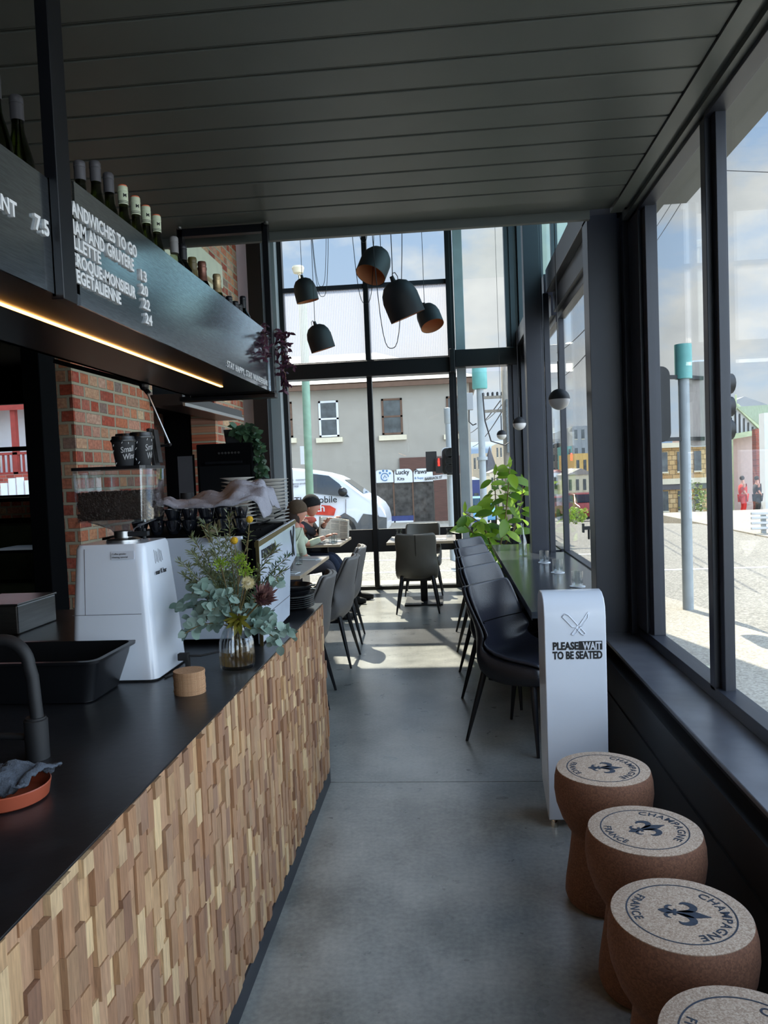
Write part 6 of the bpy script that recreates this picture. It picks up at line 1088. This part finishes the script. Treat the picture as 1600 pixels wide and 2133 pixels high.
def hedge(loc, rx, rz_, lb, m_='hedge_leaf', n=260, seed=1):
    RH = random.Random(seed); r = thing('hedge', loc, lb, 'hedge'); b = MB()
    for i in range(n): q = Vector((RH.gauss(0, 1), RH.gauss(0, 1), RH.gauss(0, 1))).normalized()*RH.uniform(.5, 1); q = Vector((q.x*rx, q.y*rx*.6, q.z*rz_+rz_)); b.leaf(q, (RH.uniform(-1, 1), RH.uniform(-1, 1), RH.uniform(-.3, 1)), (0, -1, .5), rx*.25, rx*.14, 3)
    b.build('foliage', m_, r); b = MB(); b.tube([(0, 0, 0), (0, 0, rz_)], .04, 6); b.build('trunk', 'leaf_stem', r)
hedge((P(1508, 1080, y=33).x, 33, gz(33)), .35, .42, 'round garden bush by the verandah posts beyond the signal pole'); hedge((8.45, 27.5, gz(27)), .5, .7, 'pale bush in front of the sandstone building', seed=4)
# cars
def car(loc, rz, m, lb, sc=1, nm='parked_car'):
    r = thing(nm, loc, lb, 'car', rz); side = [(-2.1, .35), (-2.15, .75), (-2.0, .95), (-1.5, 1.0), (-1.05, 1.4), (-.3, 1.48), (.5, 1.42), (1.15, 1.0), (1.8, .88), (2.1, .7), (2.12, .35)]
    b = MB(); g_ = []
    for yy, k in ((-.85, 1), (-.8, 0), (.8, 0), (.85, 1)): pass
    A1 = [Vector((x, -.86+max(0, z-.95)*.5, z)) for x, z in side]; A2 = [Vector((x, .86-max(0, z-.95)*.5, z)) for x, z in side]; b.loft([A1, A2]); b.build('body', m, r, bevel=.05, seg=2, smooth='auto')
    b = MB()
    for s_ in (-1, 1): q = [(-1.35, 1.0), (-1.0, 1.34), (.42, 1.36), (1.0, 1.02)]; b.loft([[Vector((x, s_*(.875-max(0, z-.95)*.5), z)) for x, z in q], [Vector((x, s_*(.86-max(0, z-.95)*.5), z)) for x, z in q]])
    b.loft([[Vector((x, yy, z)) for yy in (-.62, .62)]+[Vector((x2, yy, z2)) for yy in (.7, -.7)] for x, z, x2, z2 in ((.56, 1.40, 1.16, 1.03), (.54, 1.38, 1.14, 1.01))]); b.loft([[Vector((x, yy, z)) for yy in (-.62, .62)]+[Vector((x2, yy, z2)) for yy in (.7, -.7)] for x, z, x2, z2 in ((-1.1, 1.38, -1.52, 1.03), (-1.08, 1.36, -1.5, 1.01))]); b.build('windows', 'car_glass', r)
    b = MB(); b.box(2.08, 2.14, -.8, -.5, .62, .76); b.box(2.08, 2.14, .5, .8, .62, .76); b.build('headlight', 'chrome', r); b = MB(); b.box(2.1, 2.145, -.25, .25, .42, .52); b.build('number_plate', 'white_wall', r)
    for x in (-1.35, 1.3):
        for s_ in (-1, 1): b = MB(); b.lathe([(.001, -.1), (.31, -.1), (.32, .1), (.001, .1)], 20, (x, s_*.78, .32), Matrix.Rotation(PI/2, 3, 'X')); b.build('wheel', 'rubber', r, smooth='auto')
    r.scale = (sc,)*3; return r
car((11.2, 39.5, gz(39.5)), -1.75, 'white_gloss', 'white hatchback at the foot of the sandstone building')
for (px, py, y, m, rz, lb) in ((1168, 1075, 46, 'car_red', -1.6, 'dark red car in the street between the window frames'), (1203, 1062, 51, 'car_dark', -1.5, 'dark car further up the street between the window frames'), (1215, 1050, 58, 'white_gloss', -1.6, 'white car up the street in the narrow window gap'), (1180, 1050, 66, 'car_silver', -1.6, 'silver car far up the street in the narrow window gap'), (990, 1062, 40, 'car_blue', -1.5, 'light blue car behind the rubber plant'), (985, 1040, 55, 'car_dark', -1.5, 'dark car behind the telecom pole'), (1215, 1075, 40, 'car_red', -1.4, 'red brown car beside the green bushes')):
    p = P(px, py, y=y); car((p.x, y, gz(y)), rz, m, lb)
hedge((P(1200, 1090, y=30).x, 30, gz(30)), .45, .35, 'bright green bushes at the roadside in the narrow window gap', 'lime_leaf', seed=8)
# far street, right of the corner
block('office_block', 1192, 1236, 888, 110, 20, 'concrete_far', 'grey office block far up the street', 3, None, 5); block('glass_building', 1172, 1191, 930, 104, 5, 'teal_cap', 'pale glazed building beside the grey office block', 2, None, 5)
block('stone_terrace', 1196, 1240, 945, 88, 12, 'yellow_stone', 'yellow stone building below the grey office block', 3, None, 2); block('verandah_shop', 1180, 1240, 990, 72, 10, 'cream', 'cream shop with a pitched iron roof up the street', 4, 'roof_iron', 2); block('white_terrace', 1150, 1178, 985, 78, 10, 'white_wall', 'white terrace with a dark red awning up the street', 2, 'timber_red', 2)
block('dark_tower', 1148, 1166, 915, 120, 15, 'roof_iron', 'dark banded tower behind the white terrace', 2, None, 6)
block('brown_stone_block', 984, 1020, 945, 130, 14, 'stone_far', 'grey brown stone block behind the telecom pole', 4, None, 3); block('tan_tower', 1032, 1062, 925, 150, 14, 'stone_far', 'tan building on the rise behind the power pole', 4, None, 4); block('grey_cottage', 980, 1003, 1000, 60, 8, 'blue_paint', 'blue grey cottage with a pale roof past the building corner', 1, 'white_wall', 1); block('cream_terrace', 1020, 1062, 985, 95, 10, 'cream', 'cream buildings along the street behind the rubber plant', 4, 'roof_iron', 2)
block('brick_terrace', 1075, 1145, 960, 92, 6, 'red_brick_far', 'red brick terrace hidden mostly behind the window columns', 3, 'roof_iron', 2)
ch_ = thing('church_spire', P(1022, 1000, y=120), 'dark pointed spire above the cream buildings', 'spire'); b = MB(); b.lathe([(1.8, -6), (1.8, 0), (1.5, 0.2), (.02, 5.2)], 6); b.build('spire', 'cap_grey', ch_)
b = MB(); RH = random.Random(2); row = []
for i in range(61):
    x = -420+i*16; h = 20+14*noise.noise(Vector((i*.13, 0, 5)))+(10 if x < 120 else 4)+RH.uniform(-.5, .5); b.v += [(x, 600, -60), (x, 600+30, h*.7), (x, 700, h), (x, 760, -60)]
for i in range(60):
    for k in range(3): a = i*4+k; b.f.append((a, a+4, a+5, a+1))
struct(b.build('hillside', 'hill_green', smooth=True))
# neighbour seen through the left window
nb = thing('red_trimmed_house', (-14.2, 22, -.5), 'white house with dark red posts and stairs seen through the left window', 'house'); b = MB(); b.box(-4, 3.5, 0, 6, 0, 4.6); b.build('wall', 'white_wall', nb); b = MB(); b.loft([[Vector((-4.3, -1.2, 4.25)), Vector((3.9, -1.2, 4.25)), Vector((3.9, -1.2, 4.4)), Vector((-4.3, -1.2, 4.4))], [Vector((-4.3, 1, 5.5)), Vector((3.9, 1, 5.5)), Vector((3.9, 1, 5.7)), Vector((-4.3, 1, 5.7))]]); b.build('roof', 'timber_red', nb)
for x in (-2.6, -.2, 1.05, 1.95, 2.9): b = MB(); b.box(x-.07, x+.07, -1.1, -.95, 0, 4.3); b.build('verandah_post', 'timber_red', nb)
for x in (-1.0, .5, 2.35): b = MB(); b.box(x-.35, x+.35, -.05, .02, 2.7, 4.0); w_ = b.build('window', 'cream', nb); b = MB(); b.box(x-.25, x-.03, -.07, -.04, 2.8, 3.9); b.box(x+.03, x+.25, -.07, -.04, 2.8, 3.9); b.build('pane', 'window_dark', w_)
b = MB(); b.box(-4, 3.5, -1.1, -1.0, 3.0, 3.07); b.box(-4, 3.5, -1.1, -1.0, 2.45, 2.51)
for k in range(50): b.box(-4+.15*k, -3.95+.15*k, -1.08, -1.03, 2.45, 3.05)
b.build('balustrade', 'timber_red', nb); b = MB(); b.box(-4, 3.5, -1.2, 0, 0, 2.45); b.build('base_wall', 'red_brick_far', nb)
fn = thing('white_fence', (-12.6, 19, -.3), 'low white fence in front of the red trimmed house', 'fence'); b = MB()
for k in range(24): b.box(-2.5+.22*k, -2.32+.22*k, 0, .05, 0, 1.95+.18*math.sin(k*.8))
b.box(-2.5, 2.8, .05, .1, .3, .42); b.box(-2.5, 2.8, .05, .1, 1.0, 1.1); b.build('pickets', 'white_wall', fn)
# tiny pedestrians
def walker(p, m, m2, lb):
    r = thing('person', p, lb, 'person'); body = [((0, 0, .9), .13), ((0, 0, 1.15), .14), ((0, 0, 1.38), .13), ((0, 0, 1.5), .055), ((0, 0, 1.64), .10), ((0, .18, 1.4), .055), ((.08, .24, 1.12), .045), ((.22, .16, 1.0), .035), ((0, -.18, 1.4), .055), ((-.03, -.26, 1.12), .045), ((.1, -.24, .92), .035), ((.08, .1, .85), .09), ((.12, .1, .48), .06), ((.05, .1, .08), .045), ((.16, .1, .04), .04), ((-.05, -.1, .85), .09), ((-.02, -.1, .48), .06), ((-.15, -.1, .08), .045), ((-.04, -.1, .04), .04)]
    ed = [(0, 1), (1, 2), (2, 3), (3, 4), (2, 5), (5, 6), (6, 7), (2, 8), (8, 9), (9, 10), (0, 11), (11, 12), (12, 13), (13, 14), (0, 15), (15, 16), (16, 17), (17, 18)]
    skin('body', [(Vector(a), w) for a, w in body], ed, 'skin', r, 1); sub_ = [0, 1, 2, 5, 6, 8, 9]; ix = {k: i for i, k in enumerate(sub_)}; skin('jacket', [(Vector(body[k][0]), body[k][1]*1.5) for k in sub_], [(ix[a], ix[c]) for a, c in ed if a in ix and c in ix], m, r, 1); sub_ = [0, 11, 12, 13, 15, 16, 17]; ix = {k: i for i, k in enumerate(sub_)}; skin('trousers', [(Vector(body[k][0]), body[k][1]*1.4) for k in sub_], [(ix[a], ix[c]) for a, c in ed if a in ix and c in ix], m2, r, 1)
    b = MB(); b.ball((-.02, 0, 1.68), .105, 10, 8); b.build('hair', 'hair_brown', r, smooth=True)
p = P(1548, 1060, y=34); walker((p.x, 34, gz(34)), 'clothes_red', 'clothes_red', 'person in red standing by the guard rail outside'); p = P(1578, 1060, y=34.6); walker((p.x, 34.6, gz(34.6)), 'dark_jacket', 'black_hat', 'person in dark clothes standing right of the person in red')
